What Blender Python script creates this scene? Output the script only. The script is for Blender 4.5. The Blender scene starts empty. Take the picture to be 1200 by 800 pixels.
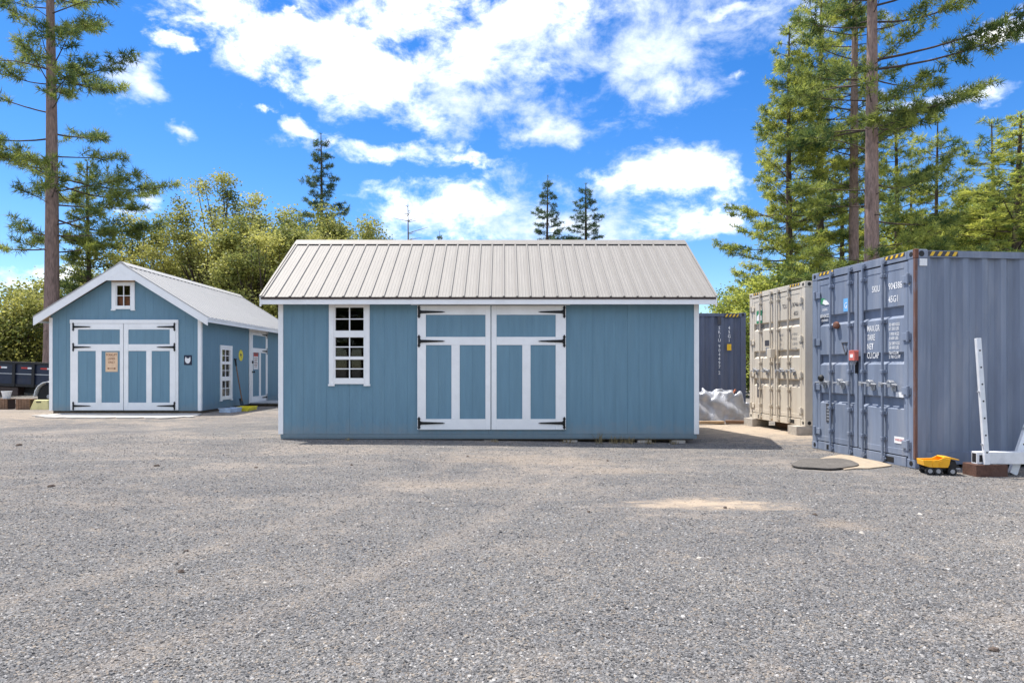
import bpy, math, random
import numpy as np
from mathutils import Vector, Matrix

# ------------------------------------------------------------------ camera, sky, sun, exposure
SC = bpy.context.scene
COL = SC.collection
CAMZ = 1.35
cam_d = bpy.data.cameras.new('camera'); cam = bpy.data.objects.new('camera', cam_d); COL.objects.link(cam)
cam.location = (0, 0, CAMZ); cam.rotation_euler = (math.radians(90), 0, 0)
cam_d.lens = 24.0; cam_d.sensor_width = 36.0
cam_d.shift_x = 10 / 1200; cam_d.shift_y = 32 / 1200
cam_d.clip_start = 0.05; cam_d.clip_end = 4000
SC.camera = cam
SC.render.resolution_x = 1024; SC.render.resolution_y = 682
SC.view_settings.view_transform = 'Standard'; SC.view_settings.look = 'None'
SC.view_settings.exposure = 0.66; SC.view_settings.gamma = 1.0
try: SC.view_settings.use_curve_mapping = False
except Exception: pass

SUN = Vector((-0.88, 0.56, 2.5)).normalized()          # towards the sun
SUN_EL = math.asin(SUN.z); SUN_AZ = math.atan2(SUN.x, SUN.y)
sd = bpy.data.lights.new('sun', 'SUN'); sun = bpy.data.objects.new('sun', sd); COL.objects.link(sun)
sd.energy = 4.6; sd.angle = math.radians(0.53); sd.color = (1.0, 0.955, 0.88)
sun.rotation_euler = (-SUN).to_track_quat('-Z', 'Y').to_euler(); sun.location = (-8, 4, 30)

FPX, CX, CY = 800.0, 590.0, 432.0                         # photo focal length and vanishing point (pixels of 1200x800)

def build_world():
    w = bpy.data.worlds.new('World'); SC.world = w; w.use_nodes = True
    nt = w.node_tree; N = nt.nodes; Lk = nt.links
    N.clear()
    def nd(t, **k):
        n = N.new(t)
        for a, b in k.items(): setattr(n, a, b)
        return n
    def math_(op, a, b=None, c=None, clamp=False):
        n = nd('ShaderNodeMath', operation=op, use_clamp=clamp)
        for i, s in enumerate((a, b, c)):
            if s is None: continue
            if isinstance(s, (int, float)): n.inputs[i].default_value = s
            else: Lk.new(s, n.inputs[i])
        return n.outputs[0]
    sky = nd('ShaderNodeTexSky', sky_type='NISHITA')
    sky.sun_disc = False; sky.sun_elevation = SUN_EL; sky.sun_rotation = SUN_AZ
    sky.altitude = 900; sky.air_density = 1.0; sky.dust_density = 0.35; sky.ozone_density = 3.0
    tc = nd('ShaderNodeTexCoord'); sep = nd('ShaderNodeSeparateXYZ'); Lk.new(tc.outputs['Generated'], sep.inputs[0])
    X, Y, Z = sep.outputs
    az = math_('ARCTAN2', X, Y); el = math_('ARCSINE', Z)
    comb0 = nd('ShaderNodeCombineXYZ'); Lk.new(az, comb0.inputs[0]); Lk.new(math_('MULTIPLY', el, 1.5), comb0.inputs[1])
    wn = nd('ShaderNodeTexNoise'); Lk.new(comb0.outputs[0], wn.inputs['Vector']); wn.inputs['Scale'].default_value = 16; wn.inputs['Detail'].default_value = 5; wn.inputs['Roughness'].default_value = 0.6
    wsep = nd('ShaderNodeSeparateColor'); Lk.new(wn.outputs['Color'], wsep.inputs[0])
    comb = nd('ShaderNodeCombineXYZ'); Lk.new(math_('ADD', az, math_('MULTIPLY', math_('SUBTRACT', wsep.outputs[0], 0.5), 0.11)), comb.inputs[0])
    Lk.new(math_('ADD', el, math_('MULTIPLY', math_('SUBTRACT', wsep.outputs[1], 0.5), 0.075)), comb.inputs[1])
    fn = nd('ShaderNodeTexNoise'); Lk.new(comb0.outputs[0], fn.inputs['Vector']); fn.inputs['Scale'].default_value = 11; fn.inputs['Detail'].default_value = 10; fn.inputs['Roughness'].default_value = 0.64; fn.inputs['Distortion'].default_value = 0.25
    # clouds of a flat layer: project the direction on a plane overhead for the noise
    zz = math_('ADD', math_('MAXIMUM', Z, 0.0), 0.16)
    pl = nd('ShaderNodeCombineXYZ'); Lk.new(math_('DIVIDE', X, zz), pl.inputs[0]); Lk.new(math_('DIVIDE', Y, zz), pl.inputs[1])
    def noise(scale, det, rough, off, dist=0.0):
        m = nd('ShaderNodeVectorMath', operation='ADD'); Lk.new(pl.outputs[0], m.inputs[0]); m.inputs[1].default_value = off
        n = nd('ShaderNodeTexNoise'); Lk.new(m.outputs[0], n.inputs['Vector'])
        n.inputs['Scale'].default_value = scale; n.inputs['Detail'].default_value = det
        n.inputs['Roughness'].default_value = rough; n.inputs['Distortion'].default_value = dist
        return n.outputs['Fac']
    big = noise(0.85, 3, 0.5, (3.1, 7.7, 0)); fine = noise(2.6, 9, 0.62, (11.3, 2.2, 1), 0.3)
    # the cloud bank of this day: ellipses in azimuth and elevation
    clouds = [(620,30,215,75),(480,95,120,46),(565,128,85,34),(745,62,105,62),(300,36,62,44),(636,155,62,16),(395,62,80,34),(255,16,60,30),
              (160,104,32,24),(206,54,22,10),(214,156,18,11),(298,129,15,6),(352,156,32,13),(450,180,62,17),(556,186,24,9),(338,8,14,10),
              (540,246,92,34),(765,256,95,26),(775,204,72,30),(930,28,46,44),(860,94,12,7),(156,240,24,10),(1120,112,70,16),(1165,40,60,12),
              (850,8,60,10),(640,262,140,22),(60,330,60,20),(830,262,40,18)]
    fld = None
    for (px, py, rx, ry) in clouds:
        dx, dz = (px - CX) / FPX, (CY - py) / FPX
        a = math.atan(dx); e = math.atan(dz / math.sqrt(1 + dx * dx))
        c2 = math.cos(a) ** 2
        ra = rx / FPX * c2; re = ry / FPX * math.cos(a) * math.cos(e) ** 2
        s = nd('ShaderNodeVectorMath', operation='SUBTRACT'); Lk.new(comb.outputs[0], s.inputs[0]); s.inputs[1].default_value = (a, e, 0)
        m = nd('ShaderNodeVectorMath', operation='MULTIPLY'); Lk.new(s.outputs[0], m.inputs[0]); m.inputs[1].default_value = (1 / ra, 1 / re, 0)
        l = nd('ShaderNodeVectorMath', operation='LENGTH'); Lk.new(m.outputs[0], l.inputs[0])
        v = math_('SUBTRACT', 1.0, l.outputs['Value'])
        fld = v if fld is None else math_('MAXIMUM', fld, v)
    fld = math_('MAXIMUM', fld, -1.2)
    bank = math_('ADD', math_('MULTIPLY', fld, 0.40), 0.32)
    # broken cloud over the unseen sky, its cover raised to fill the shade
    gen = math_('ADD', math_('MULTIPLY', math_('SUBTRACT', big, 0.475), 2.6), 0.36)
    aa = math_('ABSOLUTE', az)
    def sstep(v, lo, hi):
        n = nd('ShaderNodeMapRange', interpolation_type='SMOOTHSTEP'); Lk.new(v, n.inputs[0])
        n.inputs[1].default_value = lo; n.inputs[2].default_value = hi; return n.outputs[0]
    outm = math_('MAXIMUM', sstep(aa, 0.68, 0.9), sstep(el, 0.50, 0.66))
    base = nd('ShaderNodeMix', data_type='FLOAT'); Lk.new(outm, base.inputs[0]); Lk.new(bank, base.inputs[2]); Lk.new(gen, base.inputs[3])
    dens = math_('ADD', base.outputs[0], math_('ADD', math_('MULTIPLY', math_('SUBTRACT', fine, 0.5), 0.7), math_('MULTIPLY', math_('SUBTRACT', fn.outputs['Fac'], 0.5), 1.9)))
    mask = sstep(dens, 0.14, 0.90)
    mask = math_('MULTIPLY', mask, sstep(el, 0.0, 0.1))
    # cloud tone: bright tops, faintly grey-blue thicker bellies
    n2 = noise(1.9, 5, 0.55, (1.3, 9.2, 4))
    cr = nd('ShaderNodeMix', data_type='RGBA'); cr.inputs[6].default_value = (6.6, 7.4, 8.6, 1); cr.inputs[7].default_value = (17.0, 16.8, 16.5, 1)
    Lk.new(sstep(n2, 0.38, 0.62), cr.inputs[0])
    # deepen the blue a little (polarised summer sky)
    hs = nd('ShaderNodeHueSaturation'); hs.inputs['Hue'].default_value = 0.508; hs.inputs['Saturation'].default_value = 1.36; hs.inputs['Value'].default_value = 1.30
    Lk.new(sky.outputs[0], hs.inputs['Color'])
    mx = nd('ShaderNodeMix', data_type='RGBA'); Lk.new(mask, mx.inputs[0]); Lk.new(hs.outputs[0], mx.inputs[6]); Lk.new(cr.outputs[2], mx.inputs[7])
    bg = nd('ShaderNodeBackground'); bg.inputs['Strength'].default_value = 0.10
    Lk.new(mx.outputs[2], bg.inputs['Color'])
    o = nd('ShaderNodeOutputWorld'); Lk.new(bg.outputs[0], o.inputs['Surface'])
build_world()

# ------------------------------------------------------------------ helpers
rng = np.random.default_rng(7); random.seed(7)
def sm(a, b, x):
    t = np.clip((np.asarray(x, float) - a) / (b - a), 0, 1); return t * t * (3 - 2 * t)
def G(x, y):
    """ground height: rises gently from the camera to the sheds, falls to the right"""
    x = np.asarray(x, float); y = np.asarray(y, float)
    side = 0.112 - 0.085 * sm(-3.5, 5.5, x)
    z = sm(2.5, 11.5, y) * side + 0.095 * sm(12.5, 17.0, y) * sm(2.0, -4.0, x)
    z = z + 0.012 * np.sin(x * 1.3 + 0.7 * y) * np.sin(y * 0.9 - 0.4 * x + 1) * sm(1, 3, y) * (1 - sm(10.0, 11.3, y))
    return z
def g(x, y): return float(G(x, y))

MATS = {}
def nodes_of(name):
    m = bpy.data.materials.new(name); m.use_nodes = True; MATS[name] = m
    nt = m.node_tree; return m, nt, nt.nodes, nt.links, nt.nodes['Principled BSDF']
def mat(name, col, rough=0.6, var=0.12, scale=6.0, bump=0.0, bscale=60.0, metal=0.0, stretch=(1, 1, 1), dirt=None, dirt_amt=0.0, dscale=1.6, spec=0.4, coat=0.0, splash=0.0):
    m, nt, N, L, P = nodes_of(name)
    tc = N.new('ShaderNodeTexCoord'); oi = N.new('ShaderNodeObjectInfo')
    mp = N.new('ShaderNodeMapping'); mp.inputs['Scale'].default_value = stretch; L.new(tc.outputs['Object'], mp.inputs['Vector'])
    n1 = N.new('ShaderNodeTexNoise'); n1.inputs['Scale'].default_value = scale; n1.inputs['Detail'].default_value = 6; n1.inputs['Roughness'].default_value = 0.6
    L.new(mp.outputs[0], n1.inputs['Vector'])
    mr = N.new('ShaderNodeMapRange'); mr.inputs[1].default_value = 0.3; mr.inputs[2].default_value = 0.7; mr.inputs[3].default_value = 1 - var; mr.inputs[4].default_value = 1 + var
    L.new(n1.outputs['Fac'], mr.inputs[0])
    mro = N.new('ShaderNodeMapRange'); mro.inputs[3].default_value = 1 - var * 0.35; mro.inputs[4].default_value = 1 + var * 0.35; L.new(oi.outputs['Random'], mro.inputs[0])
    mm = N.new('ShaderNodeMath'); mm.operation = 'MULTIPLY'; L.new(mr.outputs[0], mm.inputs[0]); L.new(mro.outputs[0], mm.inputs[1])
    vm = N.new('ShaderNodeVectorMath'); vm.operation = 'SCALE'; vm.inputs[0].default_value = col[:3]; L.new(mm.outputs[0], vm.inputs['Scale'])
    src = vm.outputs[0]
    if dirt is not None:
        n2 = N.new('ShaderNodeTexNoise'); n2.inputs['Scale'].default_value = dscale; n2.inputs['Detail'].default_value = 9; n2.inputs['Roughness'].default_value = 0.7
        L.new(mp.outputs[0], n2.inputs['Vector'])
        r2 = N.new('ShaderNodeMapRange'); r2.inputs[1].default_value = 0.50; r2.inputs[2].default_value = 0.75; r2.inputs[4].default_value = dirt_amt
        L.new(n2.outputs['Fac'], r2.inputs[0])
        mx = N.new('ShaderNodeMix'); mx.data_type = 'RGBA'; L.new(r2.outputs[0], mx.inputs[0]); L.new(src, mx.inputs[6]); mx.inputs[7].default_value = (*dirt, 1)
        src = mx.outputs[2]
    if splash:                                            # pale dust thrown up on the lowest hand's breadth
        sx = N.new('ShaderNodeSeparateXYZ'); L.new(tc.outputs['Object'], sx.inputs[0])
        n4 = N.new('ShaderNodeTexNoise'); n4.inputs['Scale'].default_value = 7; n4.inputs['Detail'].default_value = 8; n4.inputs['Roughness'].default_value = 0.75; L.new(tc.outputs['Object'], n4.inputs['Vector'])
        ma = N.new('ShaderNodeMath'); ma.operation = 'MULTIPLY_ADD'; L.new(n4.outputs['Fac'], ma.inputs[0]); ma.inputs[1].default_value = -0.7; L.new(sx.outputs[2], ma.inputs[2])
        r4 = N.new('ShaderNodeMapRange'); r4.inputs[1].default_value = -0.12; r4.inputs[2].default_value = -0.38; r4.inputs[4].default_value = splash; L.new(ma.outputs[0], r4.inputs[0])
        m4 = N.new('ShaderNodeMix'); m4.data_type = 'RGBA'; L.new(r4.outputs[0], m4.inputs[0]); L.new(src, m4.inputs[6]); m4.inputs[7].default_value = (0.30, 0.285, 0.26, 1); src = m4.outputs[2]
    L.new(src, P.inputs['Base Color'])
    P.inputs['Roughness'].default_value = rough; P.inputs['Metallic'].default_value = metal
    P.inputs['Specular IOR Level'].default_value = spec
    if coat: P.inputs['Coat Weight'].default_value = coat
    if bump:
        n3 = N.new('ShaderNodeTexNoise'); n3.inputs['Scale'].default_value = bscale; n3.inputs['Detail'].default_value = 5
        L.new(mp.outputs[0], n3.inputs['Vector'])
        b = N.new('ShaderNodeBump'); b.inputs['Strength'].default_value = bump; b.inputs['Distance'].default_value = 0.01
        L.new(n3.outputs['Fac'], b.inputs['Height']); L.new(b.outputs[0], P.inputs['Normal'])
    return m
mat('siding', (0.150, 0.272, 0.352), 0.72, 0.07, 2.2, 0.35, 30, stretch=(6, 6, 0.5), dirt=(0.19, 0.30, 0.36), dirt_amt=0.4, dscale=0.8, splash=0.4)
mat('siding_side', (0.150, 0.272, 0.352), 0.72, 0.07, 2.2, 0.35, 30, stretch=(6, 6, 0.5), dirt=(0.19, 0.30, 0.36), dirt_amt=0.4, dscale=0.8, splash=0.4)
mat('white', (0.90, 0.90, 0.89), 0.55, 0.03, 4, 0.15, 40, stretch=(1, 1, 1), dirt=(0.55, 0.53, 0.5), dirt_amt=0.22, dscale=2.5)
mat('roof_metal', (0.23, 0.215, 0.199), 0.62, 0.06, 3, 0.1, 12, metal=0.08, stretch=(2, 0.4, 1), dirt=(0.26, 0.24, 0.22), dirt_amt=0.35)
mat('roof_light', (0.42, 0.41, 0.395), 0.58, 0.06, 3, 0.1, 12, metal=0.08, stretch=(2, 0.4, 1), dirt=(0.35, 0.33, 0.31), dirt_amt=0.3)
mat('dark_brown', (0.055, 0.035, 0.03), 0.5, 0.15)
mat('black_iron', (0.012, 0.012, 0.014), 0.45, 0.2, 20, metal=0.3)
mat('interior', (0.07, 0.055, 0.04), 0.9, 0.2)
mat('skid_wood', (0.10, 0.075, 0.05), 0.9, 0.3, 9, 0.5, 30)
mat('raw_wood', (0.42, 0.29, 0.17), 0.8, 0.25, 8, 0.4, 40, stretch=(1, 6, 6))
mat('old_wood', (0.22, 0.13, 0.08), 0.85, 0.35, 8, 0.5, 40, stretch=(1, 6, 6))
mat('rust_block', (0.095, 0.048, 0.034), 0.9, 0.35, 12, 0.6, 40, dirt=(0.07, 0.05, 0.045), dirt_amt=0.7, dscale=6)
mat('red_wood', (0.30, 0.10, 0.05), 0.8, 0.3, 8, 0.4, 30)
mat('plywood', (0.36, 0.29, 0.21), 0.85, 0.14, 5, 0.4, 50, stretch=(3, 1, 1), dirt=(0.24, 0.21, 0.185), dirt_amt=0.7, dscale=4)
mat('concrete', (0.46, 0.43, 0.39), 0.9, 0.12, 4, 0.5, 60, dirt=(0.33, 0.28, 0.22), dirt_amt=0.5, dscale=2.2)
mat('block', (0.44, 0.40, 0.35), 0.9, 0.18, 9, 0.6, 50, dirt=(0.26, 0.20, 0.14), dirt_amt=0.5, dscale=4)
mat('cont_blue', (0.185, 0.22, 0.292), 0.5, 0.16, 2.5, 0.2, 14, stretch=(3, 3, 0.35), dirt=(0.31, 0.32, 0.35), dirt_amt=0.75, dscale=1.3)
mat('cont_tan', (0.60, 0.54, 0.45), 0.55, 0.07, 2.5, 0.12, 14, stretch=(3, 3, 0.5), dirt=(0.42, 0.31, 0.20), dirt_amt=0.45, dscale=1.5)
mat('cont_navy', (0.095, 0.115, 0.17), 0.5, 0.12, 2.5, 0.12, 14, stretch=(3, 3, 0.5), dirt=(0.15, 0.13, 0.15), dirt_amt=0.5, dscale=0.9)
mat('rust', (0.17, 0.075, 0.05), 0.9, 0.3, 14, 0.6, 60, dirt=(0.09, 0.05, 0.045), dirt_amt=0.8, dscale=9)
mat('rust_paint', (0.15, 0.075, 0.055), 0.7, 0.2, 6, 0.4, 40, stretch=(3, 3, 0.7), dirt=(0.17, 0.19, 0.25), dirt_amt=0.9, dscale=5)
mat('galv', (0.42, 0.43, 0.45), 0.45, 0.15, 10, metal=0.5)
mat('rubber_seal', (0.02, 0.02, 0.022), 0.8, 0.2)
mat('paint_white', (0.80, 0.80, 0.80), 0.6, 0.06, 30)
mat('paint_dark', (0.06, 0.06, 0.07), 0.6, 0.1, 30)
mat('yellow', (0.78, 0.48, 0.03), 0.5, 0.08, 12)
mat('toy_yellow', (0.82, 0.40, 0.015), 0.42, 0.08, 14, dirt=(0.5, 0.33, 0.12), dirt_amt=0.4, dscale=7)
mat('pale_yellow', (0.68, 0.60, 0.28), 0.6, 0.1, 12, dirt=(0.36, 0.3, 0.16), dirt_amt=0.5, dscale=6)
mat('sign_yellow', (0.78, 0.66, 0.04), 0.5, 0.08, 12)
mat('sign_paper', (0.78, 0.55, 0.36), 0.8, 0.08, 10)
mat('sign_ink', (0.23, 0.07, 0.03), 0.8, 0.1, 10)
mat('red', (0.50, 0.05, 0.04), 0.5, 0.12, 14)
mat('faded_red', (0.62, 0.16, 0.13), 0.5, 0.15, 14)
mat('green', (0.05, 0.25, 0.12), 0.5, 0.1, 14)
mat('logo_blue', (0.16, 0.44, 0.80), 0.5, 0.1, 14)
mat('navy', (0.012, 0.02, 0.045), 0.4, 0.2, 5, dirt=(0.1, 0.08, 0.08), dirt_amt=0.5)
mat('black', (0.015, 0.015, 0.016), 0.6, 0.2)
mat('tyre', (0.022, 0.022, 0.023), 0.85, 0.25, 20, 0.4, 50)
mat('grey_hub', (0.35, 0.35, 0.36), 0.5, 0.15)
mat('alu', (0.72, 0.73, 0.75), 0.45, 0.07, 12, 0.1, 60, metal=0.15, dirt=(0.4, 0.4, 0.42), dirt_amt=0.35, dscale=5)
mat('bluewhite', (0.45, 0.55, 0.68), 0.6, 0.2, 10)
mat('mat_dark', (0.105, 0.095, 0.085), 0.95, 0.22, 30, 0.8, 120, dirt=(0.3, 0.27, 0.23), dirt_amt=0.3, dscale=5)
mat('tarp', (0.42, 0.43, 0.46), 0.4, 0.15, 4, 0.5, 24, metal=0.3, dirt=(0.2, 0.18, 0.16), dirt_amt=0.5, dscale=3)
mat('bark', (0.27, 0.185, 0.155), 0.95, 0.38, 7, 1.0, 9, stretch=(3, 3, 0.6), dirt=(0.075, 0.052, 0.045), dirt_amt=0.9, dscale=3)
mat('bark_dark', (0.085, 0.062, 0.05), 0.95, 0.35, 7, 1.0, 14, stretch=(3, 3, 0.8))
mat('dead_wood', (0.2, 0.18, 0.16), 0.9, 0.2)
mat('stone_dark', (0.10, 0.075, 0.06), 0.9, 0.3, 20, 0.6, 50)
mat('stone_pale', (0.46, 0.42, 0.37), 0.9, 0.25, 20, 0.6, 50)
mat('dry_grass', (0.26, 0.2, 0.10), 0.85, 0.3, 8)

def glass_mat():
    m, nt, N, L, P = nodes_of('glass')
    P.inputs['Base Color'].default_value = (0.9, 0.93, 0.92, 1); P.inputs['Roughness'].default_value = 0.015
    P.inputs['Transmission Weight'].default_value = 1.0; P.inputs['IOR'].default_value = 1.31
    n = N.new('ShaderNodeTexNoise'); n.inputs['Scale'].default_value = 1.7
    tc = N.new('ShaderNodeTexCoord'); L.new(tc.outputs['Object'], n.inputs['Vector'])
    b = N.new('ShaderNodeBump'); b.inputs['Strength'].default_value = 0.05; L.new(n.outputs['Fac'], b.inputs['Height']); L.new(b.outputs[0], P.inputs['Normal'])
glass_mat()

def leaf_mat(name, c1, c2, trans=0.35, rough=0.55):
    m, nt, N, L, P = nodes_of(name)
    at = N.new('ShaderNodeAttribute'); at.attribute_name = 'tint'
    tc = N.new('ShaderNodeTexCoord'); n = N.new('ShaderNodeTexNoise'); n.inputs['Scale'].default_value = 0.55; n.inputs['Detail'].default_value = 3
    L.new(tc.outputs['Object'], n.inputs['Vector'])
    a = N.new('ShaderNodeMath'); a.operation = 'ADD'; L.new(at.outputs['Fac'], a.inputs[0])
    mr = N.new('ShaderNodeMapRange'); mr.inputs[1].default_value = 0.35; mr.inputs[2].default_value = 0.65; mr.inputs[3].default_value = -0.3; mr.inputs[4].default_value = 0.3
    L.new(n.outputs['Fac'], mr.inputs[0]); L.new(mr.outputs[0], a.inputs[1])
    mx = N.new('ShaderNodeMix'); mx.data_type = 'RGBA'; L.new(a.outputs[0], mx.inputs[0]); mx.inputs[6].default_value = (*c1, 1); mx.inputs[7].default_value = (*c2, 1)
    L.new(mx.outputs[2], P.inputs['Base Color']); P.inputs['Roughness'].default_value = rough; P.inputs['Specular IOR Level'].default_value = 0.3
    tr = N.new('ShaderNodeBsdfTranslucent'); L.new(mx.outputs[2], tr.inputs['Color'])
    ms = N.new('ShaderNodeMixShader'); ms.inputs[0].default_value = trans
    L.new(P.outputs[0], ms.inputs[1]); L.new(tr.outputs[0], ms.inputs[2])
    L.new(ms.outputs[0], N['Material Output'].inputs['Surface'])
leaf_mat('needles', (0.055, 0.11, 0.04), (0.38, 0.42, 0.09), 0.48)
leaf_mat('needles_bright', (0.075, 0.14, 0.04), (0.62, 0.63, 0.13), 0.52)
leaf_mat('fir', (0.04, 0.085, 0.05), (0.14, 0.20, 0.085), 0.35)
leaf_mat('oak', (0.105, 0.145, 0.045), (0.58, 0.55, 0.15), 0.5)
leaf_mat('bush', (0.12, 0.19, 0.045), (0.66, 0.67, 0.14), 0.53)

def add_obj(name, me, parent=None, loc=(0, 0, 0), rot=(0, 0, 0)):
    o = bpy.data.objects.new(name, me); COL.objects.link(o)
    o.location = loc; o.rotation_euler = rot
    if parent is not None: o.parent = parent
    return o
def tag(o, label=None, cat=None, group=None, kind=None):
    if label: o['label'] = label
    if cat: o['category'] = cat
    if group: o['group'] = group
    if kind: o['kind'] = kind
    return o
def empty(name, loc, rz=0, label=None, cat=None, group=None):
    o = add_obj(name, None, None, loc, (0, 0, rz)); o.empty_display_size = 0.2
    return tag(o, label, cat, group)

class MB:
    def __init__(s): s.v = []; s.f = []; s.fm = []; s.mi = 0
    def add(s, vs, fs):
        b = len(s.v); s.v.extend(vs)
        for f in fs: s.f.append([b + i for i in f]); s.fm.append(s.mi)
        return s
    def box(s, x0, x1, y0, y1, z0, z1):
        if x1 < x0: x0, x1 = x1, x0
        if y1 < y0: y0, y1 = y1, y0
        if z1 < z0: z0, z1 = z1, z0
        return s.add([(x0,y0,z0),(x1,y0,z0),(x1,y1,z0),(x0,y1,z0),(x0,y0,z1),(x1,y0,z1),(x1,y1,z1),(x0,y1,z1)],
                     [(0,3,2,1),(4,5,6,7),(0,1,5,4),(1,2,6,5),(2,3,7,6),(3,0,4,7)])
    def wbox(s, u0, u1, v0, v1, w0, w1):              # wall frame: u along, v up, w outward (-y)
        return s.box(u0, u1, -w1, -w0, v0, v1)
    def prism(s, poly, axis, a, b):
        """extrude polygon (list of 2-tuples) along axis 0/1/2 from a to b"""
        n = len(poly)
        def P(p, t):
            if axis == 0: return (t, p[0], p[1])
            if axis == 1: return (p[0], t, p[1])
            return (p[0], p[1], t)
        vs = [P(p, a) for p in poly] + [P(p, b) for p in poly]
        fs = [list(range(n))[::-1], [n + i for i in range(n)]] + [(i, (i + 1) % n, n + (i + 1) % n, n + i) for i in range(n)]
        return s.add(vs, fs)
    def tube(s, pts, rad, sides=8, caps=True):
        pts = [Vector(p) for p in pts]; n = len(pts)
        if not hasattr(rad, '__len__'): rad = [rad] * n
        up = Vector((0, 0, 1)); vs = []
        for i, p in enumerate(pts):
            d = (pts[min(i + 1, n - 1)] - pts[max(i - 1, 0)]).normalized()
            a = d.cross(up if abs(d.z) < 0.95 else Vector((1, 0, 0))).normalized(); b = d.cross(a).normalized()
            for k in range(sides):
                t = 2 * math.pi * k / sides
                vs.append(tuple(p + a * (math.cos(t) * rad[i]) + b * (math.sin(t) * rad[i])))
        fs = []
        for i in range(n - 1):
            for k in range(sides):
                k2 = (k + 1) % sides
                fs.append((i * sides + k, i * sides + k2, (i + 1) * sides + k2, (i + 1) * sides + k))
        if caps: fs += [list(range(sides))[::-1], [(n - 1) * sides + k for k in range(sides)]]
        return s.add(vs, fs)
    def lathe(s, prof, c, axis, sides=20):
        """revolve (radius, offset) profile around an axis vector through c"""
        ax = Vector(axis).normalized(); a = ax.cross(Vector((0, 0, 1)) if abs(ax.z) < .9 else Vector((1, 0, 0))).normalized(); b = ax.cross(a)
        c = Vector(c); vs = []
        for r, o in prof:
            for k in range(sides):
                t = 2 * math.pi * k / sides
                vs.append(tuple(c + ax * o + (a * math.cos(t) + b * math.sin(t)) * r))
        fs = []; n = len(prof)
        for i in range(n - 1):
            for k in range(sides):
                k2 = (k + 1) % sides
                fs.append((i * sides + k, i * sides + k2, (i + 1) * sides + k2, (i + 1) * sides + k))
        fs += [list(range(sides))[::-1], [(n - 1) * sides + k for k in range(sides)]]
        return s.add(vs, fs)
    def mesh(s, name, m, bevel=0):
        me = bpy.data.meshes.new(name); me.from_pydata(s.v, [], s.f)
        ms = m if isinstance(m, (list, tuple)) else [m]
        for q in ms: me.materials.append(MATS[q])
        if len(ms) > 1: me.polygons.foreach_set('material_index', s.fm)
        import bmesh
        bm = bmesh.new(); bm.from_mesh(me); bmesh.ops.recalc_face_normals(bm, faces=bm.faces)
        if bevel:
            bmesh.ops.bevel(bm, geom=[e for e in bm.edges if e.is_manifold and e.calc_face_angle(0) > 0.5], offset=bevel, segments=1, affect='EDGES', clamp_overlap=True)
        bm.to_mesh(me); bm.free(); me.update()
        return me
    def build(s, name, m, parent=None, loc=(0, 0, 0), rz=0, bevel=0, smooth=False):
        me = s.mesh(name, m, bevel)
        if smooth:
            me.polygons.foreach_set('use_smooth', [True] * len(me.polygons))
            try: me.set_sharp_from_angle(angle=math.radians(40))
            except Exception: pass
        return add_obj(name, me, parent, loc, (0, 0, rz))

def lettering(body, size, u, v, w, m, parent, loc=(0, 0, 0), rz=0, sx=1.0, align='LEFT', space=1.0, name='lettering', bold=0.0):
    cu = bpy.data.curves.new('txt', 'FONT'); cu.body = body; cu.size = size; cu.align_x = align; cu.space_character = space
    cu.offset = bold or size * 0.008; cu.resolution_u = 2
    o = bpy.data.objects.new('txt', cu); COL.objects.link(o)
    dg = bpy.context.evaluated_depsgraph_get(); me = bpy.data.meshes.new_from_object(o.evaluated_get(dg))
    bpy.data.objects.remove(o); bpy.data.curves.remove(cu)
    n = len(me.vertices); co = np.empty(n * 3); me.vertices.foreach_get('co', co); co = co.reshape(-1, 3)
    out = np.stack([u + co[:, 0] * sx, np.full(n, -w), v + co[:, 1]], 1)
    me.vertices.foreach_set('co', out.ravel()); me.materials.clear(); me.materials.append(MATS[m]); me.name = name; me.update()
    return add_obj(name, me, parent, loc, (0, 0, rz))

def np_mesh(name, V, F, mname, tint=None, smooth=False):
    """V (n,3), F (m,3|4)"""
    me = bpy.data.meshes.new(name); k = F.shape[1]; m = len(F)
    me.vertices.add(len(V)); me.vertices.foreach_set('co', np.ascontiguousarray(V, dtype=np.float32).ravel())
    me.loops.add(m * k); me.loops.foreach_set('vertex_index', np.ascontiguousarray(F, dtype=np.int32).ravel())
    me.polygons.add(m); me.polygons.foreach_set('loop_start', np.arange(m, dtype=np.int32) * k)
    try: me.polygons.foreach_set('loop_total', np.full(m, k, dtype=np.int32))
    except Exception: pass
    if tint is not None:
        a = me.attributes.new('tint', 'FLOAT', 'POINT'); a.data.foreach_set('value', np.ascontiguousarray(tint, dtype=np.float32))
    me.materials.append(MATS[mname]); me.update(calc_edges=True)
    if smooth: me.polygons.foreach_set('use_smooth', [True] * m)
    return me

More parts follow.
